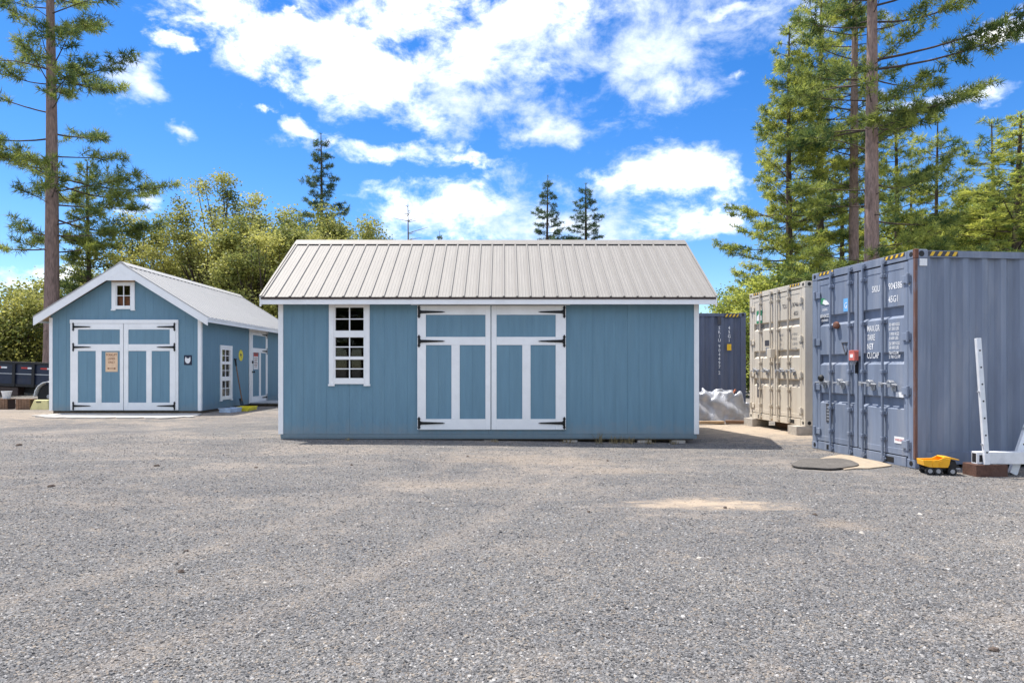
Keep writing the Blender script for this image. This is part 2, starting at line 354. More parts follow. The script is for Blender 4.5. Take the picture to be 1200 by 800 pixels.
# ------------------------------------------------------------------ ground
class NT:
    """small node-building helper"""
    def __init__(s, N, L): s.N = N; s.L = L
    def noise(s, sc, det, rough, vec, dist=0):
        n = s.N.new('ShaderNodeTexNoise'); n.inputs['Scale'].default_value = sc; n.inputs['Detail'].default_value = det; n.inputs['Roughness'].default_value = rough
        n.inputs['Distortion'].default_value = dist; s.L.new(vec, n.inputs['Vector']); return n.outputs['Fac']
    def rmp(s, v, a, b, c=0.0, d=1.0):
        r = s.N.new('ShaderNodeMapRange'); r.inputs[1].default_value = a; r.inputs[2].default_value = b; r.inputs[3].default_value = c; r.inputs[4].default_value = d
        s.L.new(v, r.inputs[0]); return r.outputs[0]
    def mix(s, f, a, b, mode='MIX'):
        x = s.N.new('ShaderNodeMix'); x.data_type = 'RGBA'; x.blend_type = mode
        if isinstance(f, float): x.inputs[0].default_value = f
        else: s.L.new(f, x.inputs[0])
        for i, q in ((6, a), (7, b)):
            if isinstance(q, tuple): x.inputs[i].default_value = (*q, 1)
            else: s.L.new(q, x.inputs[i])
        return x.outputs[2]
    def mth(s, op, a, b=0.0):
        x = s.N.new('ShaderNodeMath'); x.operation = op
        for i, q in ((0, a), (1, b)):
            if isinstance(q, (int, float)): x.inputs[i].default_value = q
            else: s.L.new(q, x.inputs[i])
        return x.outputs[0]
def yard_masks(N, L, co):
    """tone, dust and spilled-sand masks of the yard, by position on the ground"""
    T = NT(N, L); mth, rmp, noise = T.mth, T.rmp, T.noise
    mp = N.new('ShaderNodeMapping'); mp.inputs['Scale'].default_value = (0.6, 1.15, 1); L.new(co, mp.inputs['Vector']); st = mp.outputs[0]
    tone = mth('ADD', mth('MULTIPLY', rmp(noise(0.55, 6, 0.6, st, .3), 0.32, 0.68), 0.55), mth('MULTIPLY', rmp(noise(3.1, 7, 0.7, st, .4), 0.32, 0.68), 0.45))
    sx = N.new('ShaderNodeSeparateXYZ'); L.new(co, sx.inputs[0])
    back = rmp(sx.outputs[1], 3.0, 10.5, -0.055, 0.06)
    dust = rmp(mth('ADD', noise(0.8, 9, 0.7, st, 0.5), back), 0.50, 0.66)
    dust = mth('MULTIPLY', dust, mth('ADD', mth('MULTIPLY', rmp(noise(8, 6, 0.7, co), 0.38, 0.62), 0.65), 0.25))
    spot = mth('MULTIPLY', rmp(noise(2.6, 8, 0.72, co, 0.6), 0.55, 0.66), mth('ADD', mth('MULTIPLY', rmp(noise(24, 4, 0.7, co), 0.4, 0.6), 0.65), 0.2))
    dust = mth('MAXIMUM', dust, spot)
    # two faint wheel lines curving towards the double doors
    curve = mth('ADD', mth('MULTIPLY', mth('POWER', mth('MAXIMUM', mth('SUBTRACT', 11.0, sx.outputs[1]), 0.0), 2.0), -0.045), 0.2)
    off = mth('SUBTRACT', sx.outputs[0], curve)
    rut = mth('MINIMUM', mth('ABSOLUTE', mth('SUBTRACT', off, 0.8)), mth('ABSOLUTE', mth('ADD', off, 0.8)))
    rut = mth('MULTIPLY', rmp(mth('ADD', rut, mth('MULTIPLY', noise(1.6, 6, 0.7, co), 0.5)), 0.48, 0.2), 0.42)
    dust = mth('MAXIMUM', dust, rut)
    def patch(cx, cy, rx, ry, q):
        a = N.new('ShaderNodeVectorMath'); a.operation = 'SUBTRACT'; L.new(co, a.inputs[0]); a.inputs[1].default_value = (cx, cy, 0)
        b = N.new('ShaderNodeVectorMath'); b.operation = 'MULTIPLY'; L.new(a.outputs[0], b.inputs[0]); b.inputs[1].default_value = (1 / rx, 1 / ry, 0)
        l = N.new('ShaderNodeVectorMath'); l.operation = 'LENGTH'; L.new(b.outputs[0], l.inputs[0])
        v = mth('ADD', mth('SUBTRACT', 1.0, l.outputs['Value']), mth('MULTIPLY', mth('SUBTRACT', pn, 0.5), 3.2))
        return mth('MULTIPLY', rmp(v, 0.0, 0.75), q)
    pn = noise(4.2, 9, 0.75, st, .3); pts = None
    for p in ((2.05, 6.72, 0.9, 0.34, 0.9), (1.5, 6.62, 0.4, 0.16, 0.7), (2.9, 5.9, 0.4, 0.25, .35), (0.5, 9.6, 1.9, 0.7, 0.36), (-0.5, 7.7, 1.3, 0.35, 0.24), (1.5, 8.6, 1.0, 0.4, 0.28), (-11, 17, 6, 2.6, 0.55), (5.2, 14.8, 2.0, 3.2, 0.9)):
        q = patch(*p); pts = q if pts is None else mth('MAXIMUM', pts, q)
    return T, tone, dust, pts
SAND = (0.47, 0.37, 0.27); DUST = (0.355, 0.296, 0.24)
def ground_material():
    m, nt, N, L, P = nodes_of('gravel_ground')
    geo = N.new('ShaderNodeNewGeometry'); co = geo.outputs['Position']
    T, tone, dust, pts = yard_masks(N, L, co); mix, rmp, mth, noise = T.mix, T.rmp, T.mth, T.noise
    vor = N.new('ShaderNodeTexVoronoi'); vor.inputs['Scale'].default_value = 74; L.new(co, vor.inputs['Vector'])
    vor2 = N.new('ShaderNodeTexVoronoi'); vor2.inputs['Scale'].default_value = 150; L.new(co, vor2.inputs['Vector'])
    sep = N.new('ShaderNodeSeparateColor'); L.new(vor.outputs['Color'], sep.inputs[0])
    sep2 = N.new('ShaderNodeSeparateColor'); L.new(vor2.outputs['Color'], sep2.inputs[0])
    grain = mix(sep.outputs[0], (0.085, 0.085, 0.088), (0.315, 0.31, 0.306))
    grain = mix(rmp(sep.outputs[1], 0.80, 0.9), grain, (0.32, 0.26, 0.20))
    grain = mix(rmp(sep2.outputs[0], 0.25, 0.85, 0.0, 0.5), grain, (0.11, 0.109, 0.112))
    grain = mix(tone, mix(1.0, grain, (0.80, 0.81, 0.84), 'MULTIPLY'), mix(0.4, mix(1.0, grain, (1.16, 1.14, 1.10), 'MULTIPLY'), (0.26, 0.245, 0.23)))
    col = mix(dust, grain, mix(0.25, DUST, grain))
    col = mix(pts, col, mix(0.15, SAND, grain))
    sp = N.new('ShaderNodeTexVoronoi'); sp.inputs['Scale'].default_value = 5.5; L.new(co, sp.inputs['Vector'])
    ss = N.new('ShaderNodeSeparateColor'); L.new(sp.outputs['Color'], ss.inputs[0])
    speck = mth('MULTIPLY', mth('LESS_THAN', sp.outputs['Distance'], 0.06), mth('GREATER_THAN', ss.outputs[0], 0.75))
    col = mix(mth('MULTIPLY', speck, 0.8), col, (0.07, 0.055, 0.045))
    L.new(col, P.inputs['Base Color']); P.inputs['Roughness'].default_value = 0.95; P.inputs['Specular IOR Level'].default_value = 0.15
    h = mth('ADD', mth('MULTIPLY', vor.outputs['Distance'], -1.0), mth('MULTIPLY', vor2.outputs['Distance'], -0.45))
    h = mth('MULTIPLY', h, mth('SUBTRACT', 1.0, mth('MULTIPLY', mth('MAXIMUM', pts, dust), 0.7)))
    b = N.new('ShaderNodeBump'); b.inputs['Strength'].default_value = 1.0; b.inputs['Distance'].default_value = 0.014; L.new(h, b.inputs['Height'])
    b2 = N.new('ShaderNodeBump'); b2.inputs['Strength'].default_value = 0.7; b2.inputs['Distance'].default_value = 0.09; L.new(noise(3.2, 8, 0.68, co), b2.inputs['Height'])
    L.new(b2.outputs[0], b.inputs['Normal']); L.new(b.outputs[0], P.inputs['Normal'])
ground_material()

def ground():
    def axis(lo, hi, step, far):
        mid = np.arange(lo, hi + 1e-6, step); out = [hi + step * (1.35 ** k) for k in range(1, 40)]
        out = [v for v in out if v < far] + [far]; neg = [lo - step * (1.35 ** k) for k in range(1, 40)]; neg = [v for v in neg if v > -far] + [-far]
        return np.array(sorted(set(neg)) + list(mid) + out)
    xs = axis(-14, 14, 0.16, 900); ys = axis(-3, 26, 0.16, 900)
    XX, YY = np.meshgrid(xs, ys); ZZ = G(XX, YY)
    V = np.stack([XX.ravel(), YY.ravel(), ZZ.ravel()], 1); nx, ny = len(xs), len(ys)
    i = np.arange(nx * ny).reshape(ny, nx)
    F = np.stack([i[:-1, :-1].ravel(), i[:-1, 1:].ravel(), i[1:, 1:].ravel(), i[1:, :-1].ravel()], 1)
    o = add_obj('ground', np_mesh('ground', V, F, 'gravel_ground', smooth=True)); tag(o, 'grey gravel yard with sandy patches in front of the sheds', 'ground', kind='structure')
ground()

# ------------------------------------------------------------------ sheds
def panel_pieces(mb, u0, u1, topf, holes, w0, w1, grooves=None, gap=0.0016):
    cuts = {u0, u1}
    for h in holes:
        for e in (h[0], h[1]):
            if u0 < e < u1: cuts.add(e)
    gl = []
    if grooves:
        k = math.ceil((u0 + 1e-4) / grooves)
        while k * grooves < u1 - 1e-4: cuts.add(k * grooves); gl.append(k * grooves); k += 1
    pk = getattr(topf, 'peak', None)
    if pk is not None and u0 < pk < u1: cuts.add(pk)
    cs = sorted(cuts); isg = lambda c: any(abs(c - q) < 1e-6 for q in gl)
    for a, b in zip(cs[:-1], cs[1:]):
        if b - a < 0.012: continue
        aa = a + (gap if isg(a) else 0); bb = b - (gap if isg(b) else 0); mid = (a + b) / 2
        iv = [(0.0, None)]
        for (h0, h1, k0, k1) in holes:
            if h0 < mid < h1:
                new = []
                for (p, q) in iv:
                    qq = 99 if q is None else q
                    if k0 > p: new.append((p, min(k0, qq) if (q is not None or k0 < 90) else None))
                    if k1 < qq: new.append((max(k1, p), q))
                iv = new
        for p, q in iv:
            ta = topf(aa) if q is None else q; tb = topf(bb) if q is None else q
            if max(ta, tb) - p < 0.005: continue
            mb.prism([(aa, p), (bb, p), (bb, tb), (aa, ta)], 1, -w1, -w0)

def siding_wall(parent, name, ulen, topf, holes, loc, rz, m):
    """wall part (backing) with one siding panel object for each 4 ft sheet"""
    mb = MB(); panel_pieces(mb, 0, ulen, topf, holes, -0.06, 0.0)
    wl = mb.build(name, 'interior', parent, loc, rz)
    u = 0.0
    while u < ulen - 0.02:
        e = min(u + 1.2192, ulen)
        p = MB(); panel_pieces(p, u + 0.0012, e - 0.0012, topf, holes, 0.001, 0.0092); panel_pieces(p, u + 0.0012, e - 0.0012, topf, holes, 0.0094, 0.012, 0.2032); 
        if p.v: p.build('siding_panel', m, wl)
        u = e
    return wl

def window_unit(parent, u0, u1, v0, v1, sashes, cols, loc, rz, trim=0.085, head=None, panes_dark=True):
    """trim boards, then for each sash (va, vb, rows) panes and glazing bars"""
    mb = MB(); mb.wbox(u0, u0 + trim, v0, v1, 0.012, 0.040); mb.wbox(u1 - trim, u1, v0, v1, 0.012, 0.040)
    win = mb.build('window', 'white', parent, loc, rz, bevel=0.002)
    MB().wbox(u0 - 0.0, u1 + 0.0, v1 + 0.001, v1 + 0.065, 0.012, 0.044).build('window_head', head or 'white', win, bevel=0.002)
    MB().wbox(u0 + trim + 0.001, u1 - trim - 0.001, v0 - 0.0, sashes[-1][0], 0.012, 0.046).build('window_sill', 'white', win, bevel=0.002)
    MB().wbox(u0 - 0.012, u0 + 0.10, v0 - 0.035, v0 - 0.001, 0.012, 0.05).build('apron_block', 'white', win)
    MB().wbox(u1 - 0.10, u1 + 0.012, v0 - 0.035, v0 - 0.001, 0.012, 0.05).build('apron_block', 'white', win)
    a, b = u0 + trim + 0.001, u1 - trim - 0.001
    prev = v1
    for (va, vb, rows) in sashes:
        MB().wbox(a, b, vb, prev - 0.001, -0.02, 0.034).build('sash_rail', 'white', win, bevel=0.002)
        prev = va
        MB().wbox(a, a + 0.022, va, vb - 0.001, -0.02, 0.022).build('sash_stile', 'white', win); MB().wbox(b - 0.022, b, va, vb - 0.001, -0.02, 0.022).build('sash_stile', 'white', win)
        x0, x1 = a + 0.022, b - 0.022
        for i in range(1, cols):
            xm = x0 + (x1 - x0) * i / cols
            MB().wbox(xm - 0.009, xm + 0.009, va, vb - 0.001, -0.008, 0.016).build('glazing_bar', 'white', win)
        for j in range(1, rows):
            ym = va + (vb - va) * j / rows
            for i in range(cols):
                xa = x0 + (x1 - x0) * i / cols + (0.009 if i else 0); xb = x0 + (x1 - x0) * (i + 1) / cols - (0.009 if i < cols - 1 else 0)
                MB().wbox(xa, xb, ym - 0.009, ym + 0.009, -0.008, 0.015).build('glazing_bar', 'white', win)
        for i in range(cols):
            for j in range(rows):
                xa = x0 + (x1 - x0) * i / cols; xb = x0 + (x1 - x0) * (i + 1) / cols
                ya = va + (vb - va) * j / rows; yb = va + (vb - va) * (j + 1) / rows
                MB().wbox(xa + 0.002, xb - 0.002, ya + 0.002, yb - 0.003, -0.016, -0.011).build('pane', 'glass', win)
    # end of lower opening
    return win

def t_hinge(parent, u, v, side, length=0.46, w=0.060):
    """black strap hinge with arrow plate; side +1: strap runs to +u"""
    mb = MB(); s = side
    mb.wbox(u - 0.018, u + 0.018, v - 0.085, v + 0.085, w, w + 0.006)
    mb.prism([(u - 0.03, v + 0.07), (u + 0.03, v + 0.07), (u, v + 0.115)], 1, -(w + 0.007), -(w + 0.0005))
    mb.prism([(u - 0.03, v - 0.07), (u, v - 0.115), (u + 0.03, v - 0.07)], 1, -(w + 0.007), -(w + 0.0005))
    a, b = u + s * 0.015, u + s * length
    mb.prism([(a, v - 0.026), (b - s * .05, v - 0.011), (b, v), (b - s * .05, v + 0.011), (a, v + 0.026)], 1, -(w + 0.010), -(w + 0.002))
    mb.tube([(u + s * 0.02, -(w + 0.012), v - 0.04), (u + s * 0.02, -(w + 0.012), v + 0.04)], 0.010, 8)
    for k in (0.08, 0.2, 0.32): mb.tube([(u + s * k, -(w + 0.008), v), (u + s * k, -(w + 0.015), v)], 0.007, 6)
    return mb.build('hinge', 'black_iron', parent)

def carriage_leaf(parent, u0, u1, v0, v1, up, lows, hinge_side, loc, rz, hv=(), edges=None):
    """door leaf: blue slab, white stiles and rails; up=(ua,ub,va,vb) upper panel, lows list of lower panels"""
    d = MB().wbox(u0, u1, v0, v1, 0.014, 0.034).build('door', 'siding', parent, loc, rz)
    W0, W1 = 0.0345, 0.056
    ua, ub, va, vb = up; la, lb = lows[0][2], lows[0][3]
    MB().wbox(u0, ua, v0, v1, W0, W1).build('stile', 'white', d, bevel=0.002)
    MB().wbox(ub, u1, v0, v1, W0, W1).build('stile', 'white', d, bevel=0.002)
    MB().wbox(ua + .001, ub - .001, vb, v1, W0, W1 - .001).build('rail', 'white', d, bevel=0.002)
    MB().wbox(ua + .001, ub - .001, lb, va, W0, W1 - .001).build('rail', 'white', d, bevel=0.002)
    MB().wbox(ua + .001, ub - .001, v0, la, W0, W1 - .001).build('rail', 'white', d, bevel=0.002)
    for p, q in zip(lows[:-1], lows[1:]):
        MB().wbox(p[1], q[0], la + .001, lb - .001, W0, W1 - .001).build('mullion', 'white', d, bevel=0.002)
    for p in [up] + list(lows):
        k0, k1 = p[0] + 0.0015, p[1] - 0.0015; mb = MB(); n = max(1, round((k1 - k0) / 0.2032)); st = (k1 - k0) / n
        for i in range(n): mb.wbox(k0 + st * i + (.0012 if i else 0), k0 + st * (i + 1) - (.0012 if i < n - 1 else 0), p[2] + .0015, p[3] - .0015, 0.0345, 0.041)
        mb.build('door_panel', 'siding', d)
    for v in hv:
        t_hinge(d, (u0 + 0.03) if hinge_side < 0 else (u1 - 0.03), v, -hinge_side)
    return d

def shed(root, L, D, Hw, eave_z, slope, oe, og, roof_mat, eave_holes, gable_holes, fascia_h=0.105, barge=0.16, collar=False):
    yr = D / 2; run = yr + oe; zr = eave_z + slope * run; th = math.atan(slope)
    flat = lambda u: Hw
    def gab(u): return Hw - 0.005 + slope * 0.97 * (yr - abs(u - yr)) if True else 0
    gab2 = lambda u: gab(u)
    class T:
        peak = yr
        def __call__(s, u): return gab(u)
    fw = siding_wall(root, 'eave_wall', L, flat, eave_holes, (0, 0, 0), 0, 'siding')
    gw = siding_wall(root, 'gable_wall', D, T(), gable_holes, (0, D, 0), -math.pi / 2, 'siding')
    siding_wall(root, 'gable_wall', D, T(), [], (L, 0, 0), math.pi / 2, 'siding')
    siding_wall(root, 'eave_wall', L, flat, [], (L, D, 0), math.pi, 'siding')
    MB().box(0.07, L - 0.07, 0.07, D - 0.07, 0.0, 0.02).build('floor_deck', 'old_wood', root)
    # corner boards
    cw = 0.085
    for (cx, cy, sx, sy) in ((0, 0, -1, -1), (L, 0, 1, -1), (0, D, -1, 1), (L, D, 1, 1)):
        mb = MB(); t = 0.03
        X0 = cx + sx * 0.0125; Y0 = cy + sy * 0.0125
        mb.box(cx - sx * (cw - 0.03), cx + sx * t, Y0, cy + sy * t, 0.0, Hw - 0.06)
        mb.box(X0, cx + sx * t, cy - sy * (cw - 0.03), Y0 - sy * 0.0005, 0.0, Hw - 0.06)
        mb.build('corner_board', 'white', root, bevel=0.002)
    # roof deck and covering
    def zt(y): return eave_z + slope * (y + oe) if y <= yr else eave_z + slope * (D - y + oe)
    tk = 0.085
    deck = MB().prism([(-oe, eave_z - 0.01 - tk), (yr, zr - 0.01 - tk), (D + oe, eave_z - 0.01 - tk), (D + oe, eave_z - 0.01), (yr, zr - 0.01), (-oe, eave_z - 0.01)], 0, -og, L + og).build('roof', 'raw_wood', root)
    RL = L + 2 * og; n = round(RL / 0.2286); pw = RL / n; sl = run / math.cos(th) + 0.035
    prof = [(0, 0), (0.012, 0.0), (0.026, 0.021), (0.046, 0.021), (0.060, 0.0)]
    for k in (0.33, 0.66):
        c = 0.06 + (pw - 0.06) * k; prof += [(c - 0.012, 0.0), (c - 0.006, 0.0018), (c + 0.006, 0.0018), (c + 0.012, 0.0)]
    prof += [(pw - 0.0015, 0.0)]
    pm = MB().prism(prof + [(pw - 0.0015, -0.006), (0, -0.006)], 1, 0, sl).mesh('roof_panel', roof_mat)
    for side in (0, 1):
        for i in range(n):
            o = add_obj('roof_panel', pm, deck)
            if side == 0:
                o.location = (-og + i * pw, -oe - 0.03, eave_z - 0.03 * slope); o.rotation_euler = (th, 0, 0)
            else:
                o.location = (-og + (i + 1) * pw, D + oe + 0.03, eave_z - 0.03 * slope); o.rotation_euler = (Matrix.Rotation(math.pi, 3, 'Z') @ Matrix.Rotation(th, 3, 'X')).to_euler()
    c = 0.16; h = 0.026
    MB().prism([(yr - c, zr - c * slope + h), (yr, zr + h), (yr + c, zr - c * slope + h), (yr + c, zr - c * slope + h + .004), (yr + 0.02, zr + h + 0.012), (yr - .02, zr + h + .012), (yr - c, zr - c * slope + h + .004)], 0, -og - 0.01, L + og + 0.01).build('ridge_cap', roof_mat, deck)
    # eave fascias, dark drip edge, gable barge boards
    for s in (0, 1):
        ya = -oe if s == 0 else D + oe; sg = -1 if s == 0 else 1
        MB().box(-og, L + og, ya + sg * 0.001, ya + sg * 0.022, eave_z - 0.04 - fascia_h, eave_z - 0.0575).build('fascia', 'white', deck, bevel=0.002)
        MB().box(-og - 0.004, L + og + 0.004, ya + sg * 0.0005, ya + sg * 0.036, eave_z - 0.0565, eave_z - 0.0275).build('drip_edge', 'dark_brown' if roof_mat == 'roof_metal' else 'white', deck)
    vb = barge
    for xa, sg in ((-og, -1), (L + og, 1)):
        for q in (0, 1):
            y0 = -oe - 0.02 if q == 0 else D + oe + 0.02
            z0 = eave_z - 0.012 - 0.02 * slope
            MB().prism([(y0, z0), (y0, z0 - vb), (yr + (-.0005 if q == 0 else .0005), zr - 0.012 - vb), (yr + (-.0005 if q == 0 else .0005), zr - 0.012)], 0, xa + sg * 0.001, xa + sg * 0.028).build('barge_board', 'white', deck, bevel=0.002)
            MB().prism([(y0, z0 + .002), (y0, z0 + .028), (yr + (-.0005 if q == 0 else .0005), zr - 0.012 + .03), (yr + (-.0005 if q == 0 else .0005), zr - 0.010)], 0, xa + sg * 0.001, xa + sg * 0.036).build('rake_trim', roof_mat, deck)
        if collar:
            hw = 0.36; zb = zr - 0.012 - vb - 0.001
            MB().prism([(yr - hw, zb - hw * slope), (yr + hw, zb - hw * slope), (yr, zb)], 0, xa + sg * 0.002, xa + sg * 0.026).build('gable_gusset', 'white', deck)
    # soffit closing the overhang
    return fw, gw, deck, zr

# ---- main shed
MX, MY, MZ, PXM = -3.92, 12.0, 0.205, 66.7
def mu(px): return (px - 328.6) / PXM
def mv(py): return (508.6 - py) / PXM
main = empty('storage_shed', (MX, MY, MZ), 0, 'long blue shed with wide double doors on its long side and grey ribbed metal roof', 'shed', 'blue sheds')
win_m = (mu(386), mu(433.5), mv(450), mv(358.5))
hole_m = (win_m[0] + 0.08, win_m[1] - 0.08, win_m[2] + 0.06, win_m[3] - 0.02)
fw, gw, deck, zr = shed(main, 7.32, 3.66, 2.46, 2.40, 0.64, 0.22, 0.255, 'roof_metal', [hole_m], [])
window_unit(main, *win_m, [(mv(387.5), mv(360.5), 2), (mv(417.8), mv(395.5), 2), (mv(443), mv(421.5), 2)], 2, (0, 0, 0), 0)
dv0, dv1 = mv(503.2), mv(358.6)
carriage_leaf(main, mu(489.5), mu(575.0), dv0, dv1, (mu(499.5), mu(569), mv(395), mv(369.2)), [(mu(499.5), mu(529.3), mv(490.8), mv(404.5)), (mu(539), mu(569), mv(490.8), mv(404.5))], -1, (0, 0, 0), 0, (mv(366), mv(400), mv(495.5)))
carriage_leaf(main, mu(576.0), mu(663), dv0, dv1, (mu(582), mu(651), mv(395), mv(369.2)), [(mu(582), mu(612), mv(490.8), mv(404.5)), (mu(621.7), mu(651), mv(490.8), mv(404.5))], 1, (0, 0, 0), 0, (mv(366), mv(400), mv(495.5)))
MB().wbox(mu(482), mu(668), mv(357.6), mv(350.5), 0.012, 0.062).build('door_header', 'white', main, bevel=0.002)
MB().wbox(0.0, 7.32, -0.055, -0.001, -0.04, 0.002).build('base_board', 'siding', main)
MB().wbox(0.002, 7.318, -0.085, -0.056, -0.05, -0.012).build('skirt', 'siding_side', main)
for i, y in enumerate((0.06, 1.2, 2.4, 3.5)):
    MB().box(0.05, 7.27, y, y + 0.09, -0.112, -0.002).build('skid', 'skid_wood', main)
for x in (0.25, 1.1, 2.6, 3.7, 5.1, 6.4, 7.0):
    zz = g(MX + x, MY + 0.1) - MZ
    MB().box(x - 0.12, x + 0.12, 0.005, 0.20, zz - 0.03, -0.1125).build('footing_block', 'block', main)

# ---- left shed (gable towards the yard)
LX, LY, LZ, LP = -7.77, 17.5, 0.275, 800 / 17.5
ls = empty('garage_shed', (LX, LY, LZ), math.pi / 2, 'blue shed with white trimmed gable end, small gable window and pale metal roof', 'shed', 'blue sheds')
LD, LL = 3.83, 7.3
def gu(px): return (px - 59.6) / LP                      # along the gable wall, from its far left corner
def gv(py): return (481.4 - py) / LP
gw_win = (gu(131.5), gu(158.5), gv(362.5), gv(331))
ghole = (gw_win[0] + 0.06, gw_win[1] - 0.06, gw_win[2] + 0.04, gw_win[3])
swu0, swu1 = 1.17, 1.98
swin = (swu0, swu1, 0.22, 1.66); shole = (swu0 + 0.08, swu1 - 0.08, 0.28, 1.62)
fwL, gwL, deckL, zrL = shed(ls, LL, LD, 2.44, 2.40, 0.62, 0.27, 0.22, 'roof_light', [shole], [ghole], barge=0.21, collar=True)
LG = ((0, LD, 0), -math.pi / 2)
gwin = window_unit(ls, *gw_win, [(gv(358.5), gv(335), 2)], 2, *LG, trim=0.10, head='raw_wood')
MB().wbox(gw_win[0] + 0.10, gw_win[1] - 0.10, gv(359), gv(347.5), -0.075, -0.065).build('reflection_board', 'red_wood', gwin)  # red-brown board added behind the lower panes for their reddish reflection
window_unit(ls, *swin, [(1.28, 1.60, 2), (0.86, 1.20, 2), (0.32, 0.74, 2)], 2, (0, 0, 0), 0, trim=0.10)
d0, d1 = gv(480.6), gv(379.5)
hv = (gv(383.3), gv(407), gv(475.5))
carriage_leaf(ls, gu(86), gu(145.6), d0, d1, (gu(92.6), gu(141.7), gv(403.6), gv(386.4)), [(gu(92.6), gu(113.5), gv(471.7), gv(411.4)), (gu(120.2), gu(141.7), gv(471.7), gv(411.4))], -1, *LG, hv)
carriage_leaf(ls, gu(146.3), gu(207), d0, d1, (gu(151.5), gu(200), gv(403.6), gv(386.4)), [(gu(151.5), gu(172.5), gv(471.7), gv(411.4)), (gu(178.8), gu(199.5), gv(471.7), gv(411.4))], 1, *LG, hv)
mb = MB(); mb.wbox(gu(83.4), gu(209.8), gv(379.3), gv(375), 0.012, 0.062); mb.wbox(gu(83.6), gu(85.8), d0, gv(379.4), 0.012, 0.05); mb.wbox(gu(207.2), gu(209.6), d0, gv(379.4), 0.012, 0.05)
mb.build('door_trim', 'white', ls, *LG, bevel=0.002)
# side entry door
su0, su1 = 3.30, 4.88
mb = MB(); mb.wbox(su0, su0 + 0.09, 0.02, 2.22, 0.012, 0.04); mb.wbox(su1 - 0.09, su1, 0.02, 2.22, 0.012, 0.04); mb.wbox(su0 - .02, su1 + .02, 2.221, 2.33, 0.012, 0.045)
mb.build('door_trim', 'white', ls, bevel=0.002)
sdoor = carriage_leaf(ls, su0 + 0.092, su1 - 0.092, 0.02, 2.215, (su0 + 0.22, su1 - 0.2, 1.72, 2.12), [(su0 + 0.22, su0 + 0.78, 0.22, 1.58), (su0 + 0.92, su1 - 0.2, 0.22, 1.58)], 1, (0, 0, 0), 0, (2.16, 1.64, 0.16))
mb = MB(); mb.lathe([(0.005, 0), (0.03, 0.004), (0.03, 0.012), (0.012, 0.014), (0.012, 0.04), (0.03, 0.05), (0.028, 0.075), (0.008, 0.08)], (su0 + 0.17, -0.057, 0.98), (0, -1, 0), 12)
mb.build('door_knob', 'black_iron', sdoor)
mb = MB(); mb.lathe([(0.005, 0), (0.045, 0.004), (0.04, 0.03), (0.01, 0.034)], (su0 + 0.17, -0.057, 1.28), (0, -1, 0), 12); mb.build('deadbolt', 'black_iron', sdoor)
MB().wbox(0.0, LL, -0.10, -0.001, -0.05, 0.0).build('base_board', 'skid_wood', ls)
MB().wbox(0.06, LD - 0.06, -0.10, -0.001, -0.05, 0.0).build('base_board', 'skid_wood', ls, *LG)

def wall_root(name, wx, wy, z, rz, label, cat, group=None):
    return empty(name, (wx, wy, z), rz, label, cat, group)
# paper sign on the left leaf of the gable doors
def gworld(u, v): return (LX - LD + u, LY, LZ + v)
x, y, z = gworld(gu(131.8), gv(424.3))
sg = wall_root('paper_sign', x, y - 0.0415, z, 0, 'orange paper notice with double arrow on the white framed gable door', 'sign')
MB().wbox(-0.155, 0.155, -0.25, 0.25, 0.0, 0.004).build('sign_board', 'sign_paper', sg)
for t, vv in (('FORKLIFT', 0.155), ('LANES', 0.06), ('ONLY', -0.035)): lettering(t, 0.082, 0, vv, 0.0055, 'sign_ink', sg, align='CENTER', sx=0.78, bold=0.001)
MB().prism([(-0.115, -0.165), (-0.07, -0.14), (-0.07, -0.157), (0.07, -0.157), (0.07, -0.14), (0.115, -0.165), (0.07, -0.19), (0.07, -0.173), (-0.07, -0.173), (-0.07, -0.19)], 1, -0.006, -0.0045).build('arrow', 'sign_ink', sg)
# square plaque with a pale eared emblem
x, y, z = gworld(gu(220.5), gv(422))
pq = wall_root('square_plaque', x, y - 0.0125, z, 0, 'small dark blue square plaque with pale eared head beside the gable doors', 'sign')
MB().wbox(-0.10, 0.10, -0.125, 0.125, 0, 0.008).build('plaque_board', 'navy', pq)
em = [(-0.055, 0.09), (-0.03, 0.045), (0.03, 0.045), (0.06, 0.085), (0.068, 0.02), (0.062, -0.03), (0.035, -0.075), (0.0, -0.092), (-0.04, -0.075), (-0.07, -0.03), (-0.076, 0.015)]
MB().prism(em, 1, -0.0115, -0.0085).build('emblem', 'paint_white', pq)
# things on the side wall (faces +X): world position from u, v
def sworld(u, v): return (LX, LY + u, LZ + v)
x, y, z = sworld(2.66, 1.47)
ys = wall_root('round_sign', x + 0.0125, y, z, math.pi / 2, 'round yellow sign with a dark mark on the shed side wall', 'sign')
mb = MB(); mb.lathe([(0.16, 0), (0.165, 0.003), (0.165, 0.006), (0.16, 0.008)], (0, 0, 0), (0, -1, 0), 28); mb.build('sign_disc', 'sign_yellow', ys)
MB().prism([(-0.05, 0.06), (0.07, 0.02), (0.0, -0.01), (0.02, -0.07), (-0.03, -0.02), (-0.07, 0.0)], 1, -0.0115, -0.0085).build('mark', 'paint_dark', ys)
x, y, z = sworld(su0 + 0.50, 1.36)
ns = wall_root('door_notice', x + 0.0415, y, z, math.pi / 2, 'white notice with red heading on the narrow side door', 'sign')
MB().wbox(-0.2, 0.2, -0.30, 0.30, 0, 0.004).build('sign_board', 'paint_white', ns)
MB().wbox(-0.19, 0.19, 0.10, 0.29, 0.0045, 0.006).build('red_heading', 'red', ns)
for k in range(6): MB().wbox(-0.15 + 0.02 * (k % 2), 0.15 - 0.03 * (k % 3), 0.035 - 0.052 * k, 0.053 - 0.052 * k, 0.0045, 0.0055).build('print_line', 'sign_ink', ns)
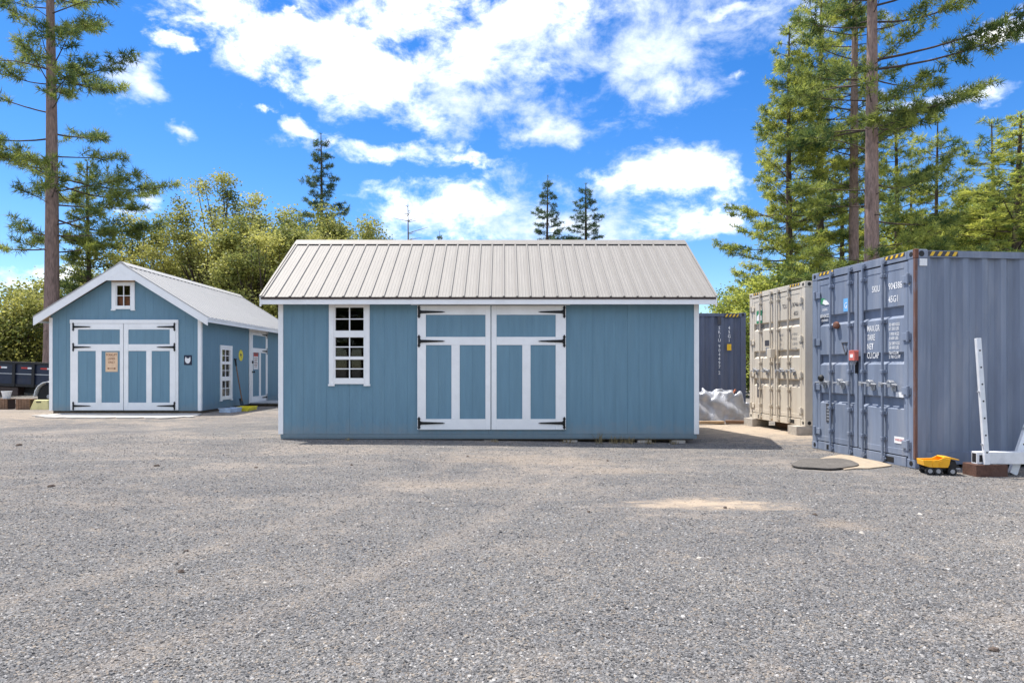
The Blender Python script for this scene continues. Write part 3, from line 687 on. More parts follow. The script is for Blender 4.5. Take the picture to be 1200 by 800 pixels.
for k in (-1, 0, 1): MB().prism([(k * .1 - .03, 0.15), (k * .1 + .03, 0.15), (k * .1 + .02, 0.24), (k * .1 - .02, 0.24)], 1, -0.0075, -0.0062).build('print_mark', 'paint_dark', ns)

# concrete apron in front of the gable doors
def apron():
    rr = random.Random(4); key = [(-11.25, 17.36), (-11.45, 16.7), (-10.9, 16.05), (-9.9, 15.8), (-8.9, 15.95), (-7.9, 15.75), (-7.35, 16.3), (-7.6, 17.0), (-7.7, 17.36)]; pts = []
    for p, q in zip(key[:-1], key[1:]):
        for k in range(6): t = k / 6; pts.append((p[0] + (q[0] - p[0]) * t + rr.uniform(-.07, .07), p[1] + (q[1] - p[1]) * t + (rr.uniform(-.13, .13) if p is not key[0] or k else 0)))
    pts.append(key[-1])
    mb = MB(); mb.prism(pts, 2, 0.10, 0.222)
    o = mb.build('concrete_apron', 'concrete', bevel=0.0); tag(o, 'pale concrete slab before the gable doors', 'slab', kind='structure')
apron()

# ------------------------------------------------------------------ shipping containers
def hazard(parent, u0, u1, v0, v1, w, loc, rz, n=4):
    b = MB().wbox(u0, u1, v0, v1, w, w + 0.002).build('hazard_strip', 'paint_dark', parent, loc, rz)
    st = (u1 - u0) / n; h = v1 - v0
    for i in range(n):
        a = u0 + st * i + 0.02
        MB().prism([(a, v0 + 0.004), (a + st * 0.42, v0 + 0.004), (min(a + st * 0.42 + h * .55, u1 - .003), v1 - 0.004), (min(a + h * .55, u1 - .004), v1 - 0.004)], 1, -(w + 0.004), -(w + 0.0025)).build('yellow_stripe', 'yellow', b)

def container(root, L, paint, post_mat=None, markings=True, W=2.438, H=2.896):
    pm = post_mat or paint
    R = root; pw = 0.16
    # bottom and top rails
    for y in (0.0, W):
        s = 1 if y == 0 else -1
        MB().box(0.16, L - 0.16, y + s * 0.012, y + s * 0.075, 0.05, 0.21).build('bottom_rail', paint, R)
        MB().box(0.16, L - 0.16, y + s * 0.010, y + s * 0.07, H - 0.10, H - 0.012).build('top_rail', paint, R)
    # corrugated sides: trapezoid profile
    def corr(length, depth=0.044, per=0.278):
        p = []; u = 0.0; n = round(length / per); per = length / n
        for i in range(n):
            a = i * per
            p += [(a, 0.0), (a + per * 0.26, 0.0), (a + per * 0.5, -depth), (a + per * 0.76, -depth)]
        p.append((length, 0.0)); return p
    prof = corr(L - 0.32)
    for (loc, rz) in (((0.16, 0.012, 0), 0), ((L - 0.16, W - 0.012, 0), math.pi)):
        poly = [(u, -w) for u, w in prof]; mb = MB(); n = len(poly)
        z0, z1 = 0.2105, H - 0.101; off = 0.018
        vs = [(u, d + off, z0) for u, d in poly] + [(u, d + off, z1) for u, d in poly] + [(u, d + off + .003, z0) for u, d in poly] + [(u, d + off + .003, z1) for u, d in poly]
        fs = [(i, i + 1, n + i + 1, n + i) for i in range(n - 1)] + [(2 * n + i + 1, 2 * n + i, 3 * n + i, 3 * n + i + 1) for i in range(n - 1)]
        mb.add(vs, fs); mb.build('side_panel', paint, R, loc, rz)
        # roof-edge scallops: the closed tops of the outward flutes under the top rail
    # end wall at x = L
    pe = corr(W - 0.3); n = len(pe)
    vs = [(u, -w + 0.02, 0.16) for u, w in pe] + [(u, -w + 0.02, H - 0.12) for u, w in pe]
    MB().add(vs, [(i, i + 1, n + i + 1, n + i) for i in range(n - 1)]).build('end_panel', paint, R, (L - 0.02, 0.15, 0), math.pi / 2)
    MB().box(L - 0.11, L - 0.012, 0.16, W - 0.16, 0.03, 0.159).build('end_sill', paint, R)
    MB().box(L - 0.11, L - 0.012, 0.16, W - 0.16, H - 0.119, H - 0.012).build('end_header', paint, R)
    MB().box(0.05, L - 0.05, 0.05, W - 0.05, H - 0.035, H - 0.02).build('roof', paint, R)
    MB().box(0.12, L - 0.12, 0.09, W - 0.09, 0.10, 0.16).build('floor', 'skid_wood', R)
    for y in (0, W):
        for x in (0, L):
            sx = 1 if x == 0 else -1; sy = 1 if y == 0 else -1
            MB().box(x + sx * 0.004, x + sx * 0.155, y + sy * 0.004, y + sy * 0.145, 0.119, H - 0.119).build('corner_post', pm if (x == 0 and y == 0) else paint, R, bevel=0.006)
            for z in (0, H - 0.118):
                mb = MB(); mb.box(x, x + sx * 0.178, y, y + sy * 0.162, z, z + 0.118)
                c = mb.build('corner_casting', pm if (x == 0 and y == 0) else paint, R, bevel=0.006)
                zc = z + 0.06
                m2 = MB(); m2.lathe([(0.040, 0), (0.033, 0.0025)], (x + sx * 0.089, y - sy * 0.0002, zc), (0, -sy, 0), 14)
                m2.lathe([(0.036, 0), (0.030, 0.0025)], (x - sx * 0.0002, y + sy * 0.081, zc), (-sx, 0, 0), 14)
                m2.build('casting_hole', 'black', c)
    # ---- door end: u from far post (y=W) to near post (y=0)
    LR = ((0, W, 0), -math.pi / 2)
    MB().wbox(0.1625, W - 0.1625, H - 0.118, H - 0.006, -0.10, 0.0).build('door_header', paint, R, *LR, bevel=0.004)
    MB().wbox(0.1785, W - 0.1785, 0.0, 0.13, -0.10, -0.002).build('door_sill', paint, R, *LR, bevel=0.004)
    for a in (0.42, W - 0.60): MB().wbox(a, a + 0.18, 0.025, 0.10, -0.0015, 0.0015).build('sill_slot', 'black', R, *LR)
    z0, z1 = 0.145, H - 0.135; hh = z1 - z0
    bands = [(0.255, 0.055), (0.495, 0.055), (0.73, 0.055)]
    doors = []
    mid = W / 2
    for k, (ua, ub) in enumerate(((0.15, mid - 0.012), (mid + 0.012, W - 0.15))):
        fr = 0.075
        mb = MB()
        mb.wbox(ua, ua + fr, z0, z1, -0.055, -0.006); mb.wbox(ub - fr, ub, z0, z1, -0.055, -0.006)
        mb.wbox(ua + fr, ub - fr, z0, z0 + 0.085, -0.055, -0.007); mb.wbox(ua + fr, ub - fr, z1 - 0.085, z1, -0.055, -0.007)
        d = mb.build('door', paint, R, *LR, bevel=0.003)
        # pressed sheet: flat fields and recessed bands, as a profile in v extruded along u
        pf = []; v = z1 - 0.085; pf.append((v, -0.012))
        for fc, hb in bands:
            vc = z1 - fc * hh
            pf += [(vc + 0.085, -0.012), (vc + 0.060, -0.058), (vc - 0.045, -0.058), (vc - 0.085, -0.012)]
        pf.append((z0 + 0.085, -0.012))
        pu0, pu1 = ua + fr, ub - fr; n = len(pf)
        vs = [(pu0, -w, v) for v, w in pf] + [(pu1, -w, v) for v, w in pf] + [(pu0, -w + .004, v) for v, w in pf] + [(pu1, -w + .004, v) for v, w in pf]
        fs = [(i, n + i, n + i + 1, i + 1) for i in range(n - 1)] + [(2 * n + i, 2 * n + i + 1, 3 * n + i + 1, 3 * n + i) for i in range(n - 1)]
        MB().add(vs, fs).build('door_sheet', paint, d)
        for e in (ua - 0.0, ub):
            MB().wbox(e - 0.012, e + 0.012, z0 + .002, z1 - .002, -0.056, -0.020).build('gasket', 'rubber_seal', d)
        # locking bars with cams, guides and handle
        wd = ub - ua
        for f in ((0.40, 0.86) if k == 0 else (0.14, 0.56)):
            u = ua + wd * f
            bar = MB().tube([(u, -0.030, 0.06), (u, -0.030, H - 0.045)], 0.0185, 12).build('locking_bar', paint, d, smooth=True)
            for zc in (0.06, H - 0.075):
                mb = MB(); mb.wbox(u - 0.035, u + 0.035, zc - 0.035, zc + 0.035, 0.0, 0.038); mb.wbox(u - 0.05, u + 0.05, zc - 0.012, zc + 0.012, 0.0, 0.026)
                mb.build('cam_keeper', paint, bar, bevel=0.005)
            for zc in (0.34, 0.70, 1.28, 1.98, 2.62):
                mb = MB(); mb.wbox(u - 0.05, u + 0.05, zc - 0.022, zc + 0.022, -0.012, 0.004); mb.wbox(u - 0.026, u + 0.026, zc - 0.024, zc + 0.024, 0.004, 0.056)
                mb.build('bar_guide', paint, bar, bevel=0.004)
            # handle
            s = -1 if k == 0 else 1
            zh = 1.10
            mb = MB()
            mb.wbox(u - 0.03, u + 0.03, zh - 0.03, zh + 0.03, 0.045, 0.075)
            mb.tube([(u, -0.065, zh), (u + s * 0.08, -0.072, zh + 0.012), (u + s * 0.30, -0.066, zh), (u + s * 0.36, -0.066, zh - 0.004)], 0.012, 8)
            mb.wbox(u + s * 0.16, u + s * 0.24, zh - 0.09, zh + 0.02, -0.006, 0.012)
            mb.wbox(u + s * 0.17, u + s * 0.23, zh - 0.035, zh + 0.025, 0.012, 0.085)
            mb.prism([(u + s * .15, zh + .03), (u + s * .25, zh + .03), (u + s * .22, zh + .06), (u + s * .18, zh + .06)], 1, -0.09, -0.02)
            mb.build('handle', 'galv', bar, bevel=0.003)
        # hinges
        for zc in (0.30, 1.02, 1.75, 2.52):
            uu = ua if k == 0 else ub; s = 1 if k == 0 else -1
            mb = MB(); mb.wbox(uu - s * 0.07, uu + s * 0.10, zc - 0.05, zc + 0.05, -0.004, 0.014); mb.tube([(uu - s * 0.035, -0.022, zc - 0.07), (uu - s * 0.035, -0.022, zc + 0.07)], 0.022, 10)
            mb.build('hinge', paint, d, bevel=0.003)
        doors.append(d)
    hazard(R, 0.20, 0.62, H - 0.062, H - 0.010, 0.0005, *LR, n=4); hazard(R, W - 0.62, W - 0.20, H - 0.062, H - 0.010, 0.0005, *LR, n=4)
    return doors, LR

# blue container (nearest)
th = math.radians(6.3)
B0 = (5.43, 9.0)
bc = empty('shipping_container', (B0[0], B0[1], 0.032), th, 'blue grey shipping container with rusty corner post and red lockbox on its doors', 'container', 'shipping containers')
doors, LR = container(bc, 12.19, 'cont_blue', 'cont_blue')
W, H = 2.438, 2.896
hazard(bc, 0.19, 0.62, H - 0.088, H - 0.022, -0.009, (0, 0, 0), 0, n=4)
MB().box(0.1585, 0.1625, 0.02, 0.03, 0.3, 0.31)  # (spacer, not built)
# rust on the near corner post as its own plates
rs = MB(); rs.box(-0.003, 0.034, -0.003, 0.040, 0.122, H - 0.12); rs.build('rust_scale', 'rust_paint', bc, bevel=0.004)
rs = MB(); rs.box(-0.004, 0.05, -0.004, 0.05, H - 0.119, H + 0.004); rs.build('rust_scale', 'rust', bc, bevel=0.006)
MB().box(0.055, 0.16, -0.012, -0.001, H - 0.22, H - 0.125).build('patch_plate', 'paint_white', bc)
# text
wT = -0.0085
d1u = W / 2 + 0.012
lettering('SKIU', 0.13, 1.54, 2.42, wT, 'paint_white', bc, *LR, sx=0.66); lettering('904388', 0.13, 1.895, 2.42, wT, 'paint_white', bc, *LR, sx=0.72); lettering('6', 0.115, 2.305, 2.42, 0.0035 - 0.004, 'paint_white', bc, *LR, sx=0.7)
lettering('45G1', 0.13, 1.895, 2.24, wT, 'paint_white', bc, *LR, sx=0.72)
for i, (a, b, c) in enumerate((('MAX.GR', '30 480 KGS', '67 200 LBS'), ('TARE', ' 3 900 KGS', ' 8 600 LBS'), ('NET', '26 580 KGS', '58 600 LBS'), ('CU.CAP', '76.4 CU.M', '2 700 CU.FT'))):
    vv = 1.86 - 0.13 * i
    lettering(a, 0.125, 1.43, vv, wT, 'paint_white', bc, *LR, sx=0.60)
    lettering(b, 0.062, 1.905, vv + 0.05, wT, 'paint_white', bc, *LR, sx=0.72); lettering(c, 0.062, 1.905, vv - 0.008, wT, 'paint_white', bc, *LR, sx=0.72)
# emblem and lettering of the leasing firm on the far leaf
def logo(root, u, v, bgm, LR, s=1.0, w=-0.0085):
    if bgm: MB().wbox(u - 0.17 * s, u + 0.17 * s, v - 0.14 * s, v + 0.17 * s, w - 0.001, w + 0.0008).build('sticker', bgm, root, *LR)
    MB().prism([(u - 0.12 * s, v + 0.02 * s), (u - 0.11 * s, v + 0.11 * s), (u - 0.02 * s, v + 0.10 * s), (u + 0.06 * s, v + 0.05 * s), (u + 0.12 * s, v - 0.0 * s), (u, v - 0.01 * s)], 1, -(w + 0.0028), -(w + 0.0012)).build('emblem', 'green', root, *LR)
    MB().prism([(u - 0.06 * s, v + 0.02 * s), (u - 0.03 * s, v + 0.08 * s), (u + 0.05 * s, v + 0.06 * s), (u + 0.14 * s, v - 0.012 * s), (u + 0.02 * s, v - 0.012 * s)], 1, -(w + 0.0046), -(w + 0.0031)).build('emblem', 'paint_white', root, *LR)
logo(bc, 0.36, 2.36, None, LR, 1.0)
for k, (vv, hw) in enumerate(((2.235, .15), (2.13, .17), (2.065, .16))):
    lettering(('LEASING', '800 424 2227', 'CONTAINERS')[k], (0.06, 0.075, 0.05)[k], 0.36, vv + 0.02, wT, 'paint_white', bc, *LR, sx=0.62, align='CENTER')
MB().wbox(0.86, 0.98, 2.20, 2.40, wT, wT + 0.0012).build('sticker', 'logo_blue', bc, *LR); lettering('G', 0.13, 0.92, 2.25, wT + 0.003, 'paint_white', bc, *LR, align='CENTER', sx=0.8)
tri = MB(); a_, b_, c_ = (0.82, 1.72), (1.02, 1.72), (0.92, 1.53)
for p, q in ((a_, b_), (b_, c_), (c_, a_)): tri.tube([(p[0], -wT - 0.001, p[1]), (q[0], -wT - 0.001, q[1])], 0.010, 6)
tri.build('triangle_mark', 'paint_dark', bc, *LR); lettering('T', 0.10, 0.92, 1.625, wT + 0.002, 'paint_dark', bc, *LR, align='CENTER')
MB().wbox(0.40, 0.56, 0.46, 0.76, wT, wT + 0.004).build('data_plate', 'paint_dark', bc, *LR)
for k in range(5): MB().wbox(0.42, 0.54, 0.49 + 0.05 * k, 0.515 + 0.05 * k, wT + .0045, wT + .0055).build('plate_line', 'galv', bc, *LR)
MB().wbox(2.02, 2.23, 0.30, 0.39, wT, wT + 0.002).build('sticker', 'paint_white', bc, *LR); lettering('WARNING', 0.05, 2.125, 0.33, wT + 0.0035, 'red', bc, *LR, align='CENTER', sx=0.75)
MB().wbox(2.05, 2.22, 0.93, 1.0, wT, wT + 0.002).build('sticker', 'paint_white', bc, *LR)
# red lockbox across the leaves, vent on the far leaf
lb = MB(); lb.wbox(1.155, 1.295, 1.44, 1.58, 0.03, 0.10); lb.wbox(1.16, 1.29, 1.58, 1.592, 0.02, 0.105); lb = lb.build('lockbox', 'faded_red', bc, *LR, bevel=0.006)
MB().wbox(1.19, 1.26, 1.485, 1.535, 0.1005, 0.102).build('lockbox_label', 'paint_white', lb)
MB().wbox(1.16, 1.24, 1.38, 1.439, 0.04, 0.08).build('lock_body', 'galv', lb)
MB().wbox(1.195, 1.225, 1.25, 1.42, -0.005, 0.028).build('lock_hasp', 'rubber_seal', lb)
MB().lathe([(0.055, 0), (0.06, 0.02), (0.05, 0.05), (0.02, 0.06)], (0.72, 0.0, 2.0), (0, -1, 0), 14).build('seal_lock', 'rust', bc, *LR)
MB().lathe([(0.05, 0), (0.055, 0.03), (0.03, 0.06)], (0.40, -0.06, 1.17), (0, -1, 0), 14).build('padlock', 'black', bc, *LR)

# tan container behind it
T0 = (6.02, 13.62)
tcn = empty('shipping_container', (T0[0], T0[1], 0.205), math.radians(5.6), 'tan shipping container raised on blocks with closed doors', 'container', 'shipping containers')
_, LR2 = container(tcn, 12.19, 'cont_tan', 'cont_tan')
lettering('TCLU', 0.125, 1.52, 2.42, wT, 'paint_dark', tcn, *LR2, sx=0.62); lettering('767466', 0.125, 1.92, 2.42, wT, 'paint_dark', tcn, *LR2, sx=0.66); lettering('45G1', 0.125, 1.98, 2.24, wT, 'paint_dark', tcn, *LR2, sx=0.66)
MB().wbox(0.34, 0.62, 2.18, 2.47, wT, wT + 0.0012).build('sticker', 'green', tcn, *LR2)
MB().prism([(0.36, 2.24), (0.36, 2.34), (0.46, 2.40), (0.60, 2.33), (0.60, 2.24)], 1, -(wT + 0.003), -(wT + 0.0015)).build('emblem', 'paint_white', tcn, *LR2)
MB().wbox(0.42, 0.58, 2.02, 2.16, wT, wT + 0.0012).build('sticker', 'paint_dark', tcn, *LR2)
for i in range(4):
    lettering(('MAX.GR', 'TARE', 'NET', 'CU.CAP')[i], 0.07, 1.40, 1.84 - 0.10 * i, wT, 'galv', tcn, *LR2, sx=0.6)
    lettering(('30 480 KGS', '3 900 KGS', '26 580 KGS', '76.4 CU.M')[i], 0.07, 1.92, 1.84 - 0.10 * i, wT, 'galv', tcn, *LR2, sx=0.6)
MB().wbox(0.74, 0.98, 1.66, 1.78, wT, wT + 0.0012).build('sticker', 'paint_dark', tcn, *LR2); MB().wbox(0.78, 0.94, 1.48, 1.62, wT, wT + 0.0012).build('sticker', 'galv', tcn, *LR2)
MB().wbox(0.38, 0.56, 0.50, 0.82, wT, wT + 0.004).build('data_plate', 'paint_dark', tcn, *LR2)
MB().wbox(1.12, 1.30, 1.38, 1.58, 0.04, 0.14).build('lockbox', 'cont_tan', tcn, *LR2, bevel=0.006)

# navy container behind the shed, long side towards the yard
nc = empty('shipping_container', (6.93 - 12.19, 19.5, 0.05), 0, 'dark navy shipping container with vertical white number behind the tarp heap', 'container', 'shipping containers')
container(nc, 12.19, 'cont_navy')
hazard(nc, 12.19 - 0.62, 12.19 - 0.20, H - 0.12, H - 0.03, 0.004, (0, 0, 0), 0, n=4)
nx = lambda px: (px - CX) * 19.5 / FPX - (6.93 - 12.19)
nz = lambda py: CAMZ + (CY - py) * 19.5 / FPX - 0.05
for i, ch in enumerate('SKIU9044972'):
    lettering(ch, 0.135, nx(843), nz(386) - 0.118 * i - (0.05 if i > 3 else 0) - (0.05 if i > 9 else 0), 0.002, 'paint_white', nc, align='CENTER', sx=0.85)
for i, ch in enumerate('45G1'): lettering(ch, 0.135, nx(854.5), nz(386) - 0.118 * i, 0.002, 'paint_white', nc, align='CENTER', sx=0.85)
MB().wbox(nx(852), nx(857), nz(410.5), nz(403), 0.0005, 0.002).build('sticker', 'yellow', nc)
MB().wbox(nx(841), nx(845), nz(380), nz(371), 0.0005, 0.002).build('sticker', 'paint_dark', nc)

# support blocks under the tan container
def block(x, y, w, d, z1, rz, m, label, cat, grp=None):
    z0 = g(x, y) - 0.02; mb = MB()
    mb.box(-w / 2, w / 2, -d / 2, d / 2, 0, z1 - z0); mb.box(-w / 2 + .03, w / 2 - .03, -d / 2 - .004, -d / 2 + .002, .03, z1 - z0 - .03)
    o = mb.build('support_block', m, None, (x, y, z0), rz, bevel=0.01); return tag(o, label, cat, grp)
c5, s5 = math.cos(math.radians(5.6)), math.sin(math.radians(5.6))
def tloc(a, b): return (T0[0] + a * c5 - b * s5, T0[1] + a * s5 + b * c5)
x, y = tloc(0.10, 2.30); block(x, y, 0.42, 0.36, 0.203, 0.2, 'block', 'concrete block under the tan container beside the tarp heap', 'block', 'blocks under the tan container')
x, y = tloc(0.02, 0.16); block(x, y, 0.42, 0.34, 0.203, 0.1, 'block', 'concrete block under the tan container beside the blue container', 'block', 'blocks under the tan container')
x, y = tloc(0.5, 1.3); block(x, y, 0.25, 1.3, 0.203, 0.1, 'old_wood', 'dark timber cribbing under the middle of the tan container doors', 'timber', 'blocks under the tan container')

# ------------------------------------------------------------------ tarp heap with planks and rods
def tarp_heap():
    cx, cy = 5.25, 17.1; n = 64; m = 44
    u = np.linspace(-1, 1, n); v = np.linspace(-1, 1, m); U, V = np.meshgrid(u, v)
    X = cx + U * 1.15; Y = cy + V * 0.72
    h = 0.56 * sm(1.02, 0.45, np.abs(V) ** 1.4) * sm(1.0, 0.30, U) * sm(-1.05, -0.7, U) + 0.16 * sm(1.0, 0.7, np.abs(U)) * sm(1, .75, np.abs(V))
    r = np.random.default_rng(3)
    f = np.zeros_like(h)
    for k in range(26):
        a = r.uniform(0, math.pi); fr = r.uniform(4, 26); ph = r.uniform(0, 6.3)
        f += -np.abs(np.sin((X * math.cos(a) + Y * math.sin(a)) * fr + ph + 0.7 * np.sin(X * 3 + k))) * 0.55 / fr
    Z = G(X, Y) + np.maximum(h - 0.02 + (f - f.mean()) * 0.58 * sm(0, 0.3, h + .05), 0.012)
    X = X + 0.05 * np.sin(Y * 9 + Z * 11); Y = Y + 0.06 * np.sin(X * 8 + Z * 13)
    V3 = np.stack([X.ravel(), Y.ravel(), Z.ravel()], 1); i = np.arange(n * m).reshape(m, n)
    F = np.stack([i[:-1, :-1].ravel(), i[:-1, 1:].ravel(), i[1:, 1:].ravel(), i[1:, :-1].ravel()], 1)
    V3[:, 0] -= cx; V3[:, 1] -= cy; V3[:, 2] -= g(cx, cy)
    me = np_mesh('tarp_cover', V3, F, 'tarp')
    o = add_obj('tarp_heap', me, None, (cx, cy, g(cx, cy)))
    sol = o.modifiers.new('s', 'SOLIDIFY'); sol.thickness = 0.006; sol.offset = -1
    tag(o, 'crumpled silver tarp draped over a pile beside the shed', 'tarp')
tarp_heap()
def plank(x0, y0, z0, x1, y1, z1, w, t, m, name, label, cat, grp=None):
    d = Vector((x1 - x0, y1 - y0, z1 - z0)); L = d.length
    mb = MB().box(0, L, -w / 2, w / 2, -t / 2, t / 2); me = mb.mesh(name, m, 0.004)
    o = add_obj(name, me, None, (x0, y0, z0)); o.rotation_euler = d.to_track_quat('X', 'Z').to_euler(); return tag(o, label, cat, grp)
plank(4.6, 16.22, g(4.6, 16.2) + 0.05, 5.25, 16.28, g(5.2, 16.3) + 0.05, 0.14, 0.06, 'raw_wood', 'timber_offcut', 'light timber offcut at the foot of the silver tarp', 'timber')
plank(5.3, 16.30, g(5.3, 16.3) + 0.06, 5.72, 16.20, g(5.7, 16.2) + 0.06, 0.14, 0.07, 'old_wood', 'timber_offcut', 'dark short timber offcut tucked against the silver tarp', 'timber')
plank(6.30, 16.75, g(6.3, 16.8) + 0.03, 6.62, 17.75, 0.92, 0.05, 0.04, 'red_wood', 'leaning_stake', 'reddish wooden stake leaning beside the tan container doors', 'stake')
plank(5.75, 17.9, g(5.7, 17.9) + 0.2, 6.15, 18.1, 0.80, 0.05, 0.04, 'red_wood', 'leaning_stake', 'reddish wooden stake poking up behind the silver tarp', 'stake')

# ------------------------------------------------------------------ things in front of the blue container
def bloc(a, b): return (B0[0] + a * math.cos(th) - b * math.sin(th), B0[1] + a * math.sin(th) + b * math.cos(th))
def flat_sheet(name, pts, t, m, label, cat, bev=0.003):
    cx = sum(p[0] for p in pts) / len(pts); cy = sum(p[1] for p in pts) / len(pts)
    z = max(g(*p) for p in pts)
    vs = [(p[0] - cx, p[1] - cy, g(*p) - z + 0.004) for p in pts] + [(p[0] - cx, p[1] - cy, g(*p) - z + 0.004 + t) for p in pts]; n = len(pts)
    mb = MB().add(vs, [list(range(n))[::-1], [n + i for i in range(n)]] + [(i, (i + 1) % n, n + (i + 1) % n, n + i) for i in range(n)])
    o = mb.build(name, m, None, (cx, cy, z)); return tag(o, label, cat)
def gp(px, py):
    z = 0.05
    for _ in range(6):
        Y = FPX * (CAMZ - z) / (py - CY); X = (px - CX) * Y / FPX; z = g(X, Y)
    return (X, Y)
flat_sheet('plywood_sheet', [gp(958, 539), gp(970, 535.5), gp(986, 533.4), gp(1000, 535), gp(1014, 538.5), gp(1032, 542), gp(1045, 546.3), gp(1034, 547.8), gp(1018, 549.6), gp(1004, 549.5), gp(990, 551)], 0.012, 'plywood', 'pale plywood sheet lying before the blue container doors', 'board')
mpts = [gp(967 + 38 * math.cos(t) * (1 + 0.06 * math.sin(3 * t) + 0.03 * math.sin(7 * t)), 545 + (6.4 + 0.5 * math.sin(5 * t + 1) + .5 * math.cos(2 * t)) * math.sin(t)) for t in np.linspace(0, 2 * math.pi, 30, endpoint=False)]
mm = flat_sheet('rubber_mat', mpts, 0.014, 'mat_dark', 'dark oval mat lying partly over the plywood sheet', 'mat'); mm.location.z += 0.014

# perforated white rails
def rail_profile(mb, p0, p1, w, d, holes=0):
    """hollow-look square rail along p0-p1 with round dark holes on its front face"""
    p0, p1 = Vector(p0), Vector(p1); ax = (p1 - p0); L = ax.length; ax.normalize()
    side = ax.cross(Vector((0, -1, 0))).normalized(); fr = side.cross(ax).normalized()
    if fr.y > 0: fr = -fr
    vs = []
    for p in (p0, p1):
        for a, b in ((-1, -1), (1, -1), (1, 1), (-1, 1)): vs.append(tuple(p + side * (a * w / 2) + fr * (b * d / 2)))
    mb.add(vs, [(0, 1, 2, 3), (7, 6, 5, 4), (0, 4, 5, 1), (1, 5, 6, 2), (2, 6, 7, 3), (3, 7, 4, 0)])
    return ax, side, fr, L
beam_y = 8.50
rk = empty('rack_beam', (5.86, beam_y, 0.17), 0, 'white hollow metal beam on timber blocks with an upright rail, beside blue container', 'beam')
MB().box(0, 3.4, -0.05, 0.05, 0, 0.152).build('cross_beam', 'alu', rk, bevel=0.004)
mb = MB(); mb.box(-0.0015, 0.0, -0.036, 0.036, 0.02, 0.132); mb.box(0.03, 0.10, -0.052, -0.0502, 0.03, 0.115); mb.build('beam_opening', 'black', rk)
mb = MB(); ax, side, fr, L = rail_profile(mb, (0.095, -0.085, 0.0), (0.06, 0.02, 1.56), 0.060, 0.045)
up = mb.build('upright', 'alu', rk, bevel=0.003)
for k in range(7):
    q = Vector((0.095, -0.085, 0.0)) + ax * (0.15 + 0.21 * k) + fr * 0.026; MB().lathe([(0.011, -0.003), (0.011, 0.0)], tuple(q), tuple(fr), 10).build('bolt_hole', 'black', up)
for k in (0.25, 0.9):
    q = Vector((0.095, -0.085, 0.0)) + ax * k - side * 0.05; MB().tube([tuple(q), tuple(q + side * 0.02)], 0.012, 8).build('bolt', 'galv', up)
# second leaning rail
p0 = Vector((*gp(1186, 556), 0)); p0.z = g(p0.x, p0.y) + 0.005; p1 = Vector((7.30, 8.98, 1.75))
mb = MB(); lr = empty('leaning_rail', tuple(p0), 0, 'white perforated metal rail leaning on the container with its foot in the gravel', 'rail')
ax, side, fr, L = rail_profile(mb, (0, 0, 0), tuple(p1 - p0), 0.10, 0.05); rl = mb.build('rail_body', 'alu', lr, bevel=0.003)
for k in range(8):
    q = ax * (0.22 + 0.2 * k) + fr * 0.026; MB().lathe([(0.012, -0.003), (0.012, 0.0)], tuple(q), tuple(fr), 10).build('bolt_hole', 'black', lr)
q = ax * 0.62 - side * 0.055; MB().tube([tuple(q), tuple(q + side * 0.03)], 0.02, 8).build('bolt', 'galv', lr)
for x, w, m, lb_ in ((6.02, 0.40, 'rust_block', 'rusty red timber block under the open end of the white beam'), (7.35, 0.3, 'old_wood', 'dark timber block under the white beam behind the leaning rail'), (8.9, .3, 'old_wood', 'dark timber block under the far end of the white beam')):
    z0 = g(x, beam_y) - 0.01; o = MB().box(-w / 2, w / 2, -0.09, 0.16, 0, 0.169 - z0).build('timber_block', m, None, (x, beam_y, z0), 0.04 if x < 7 else 0, bevel=0.006); tag(o, lb_, 'timber')

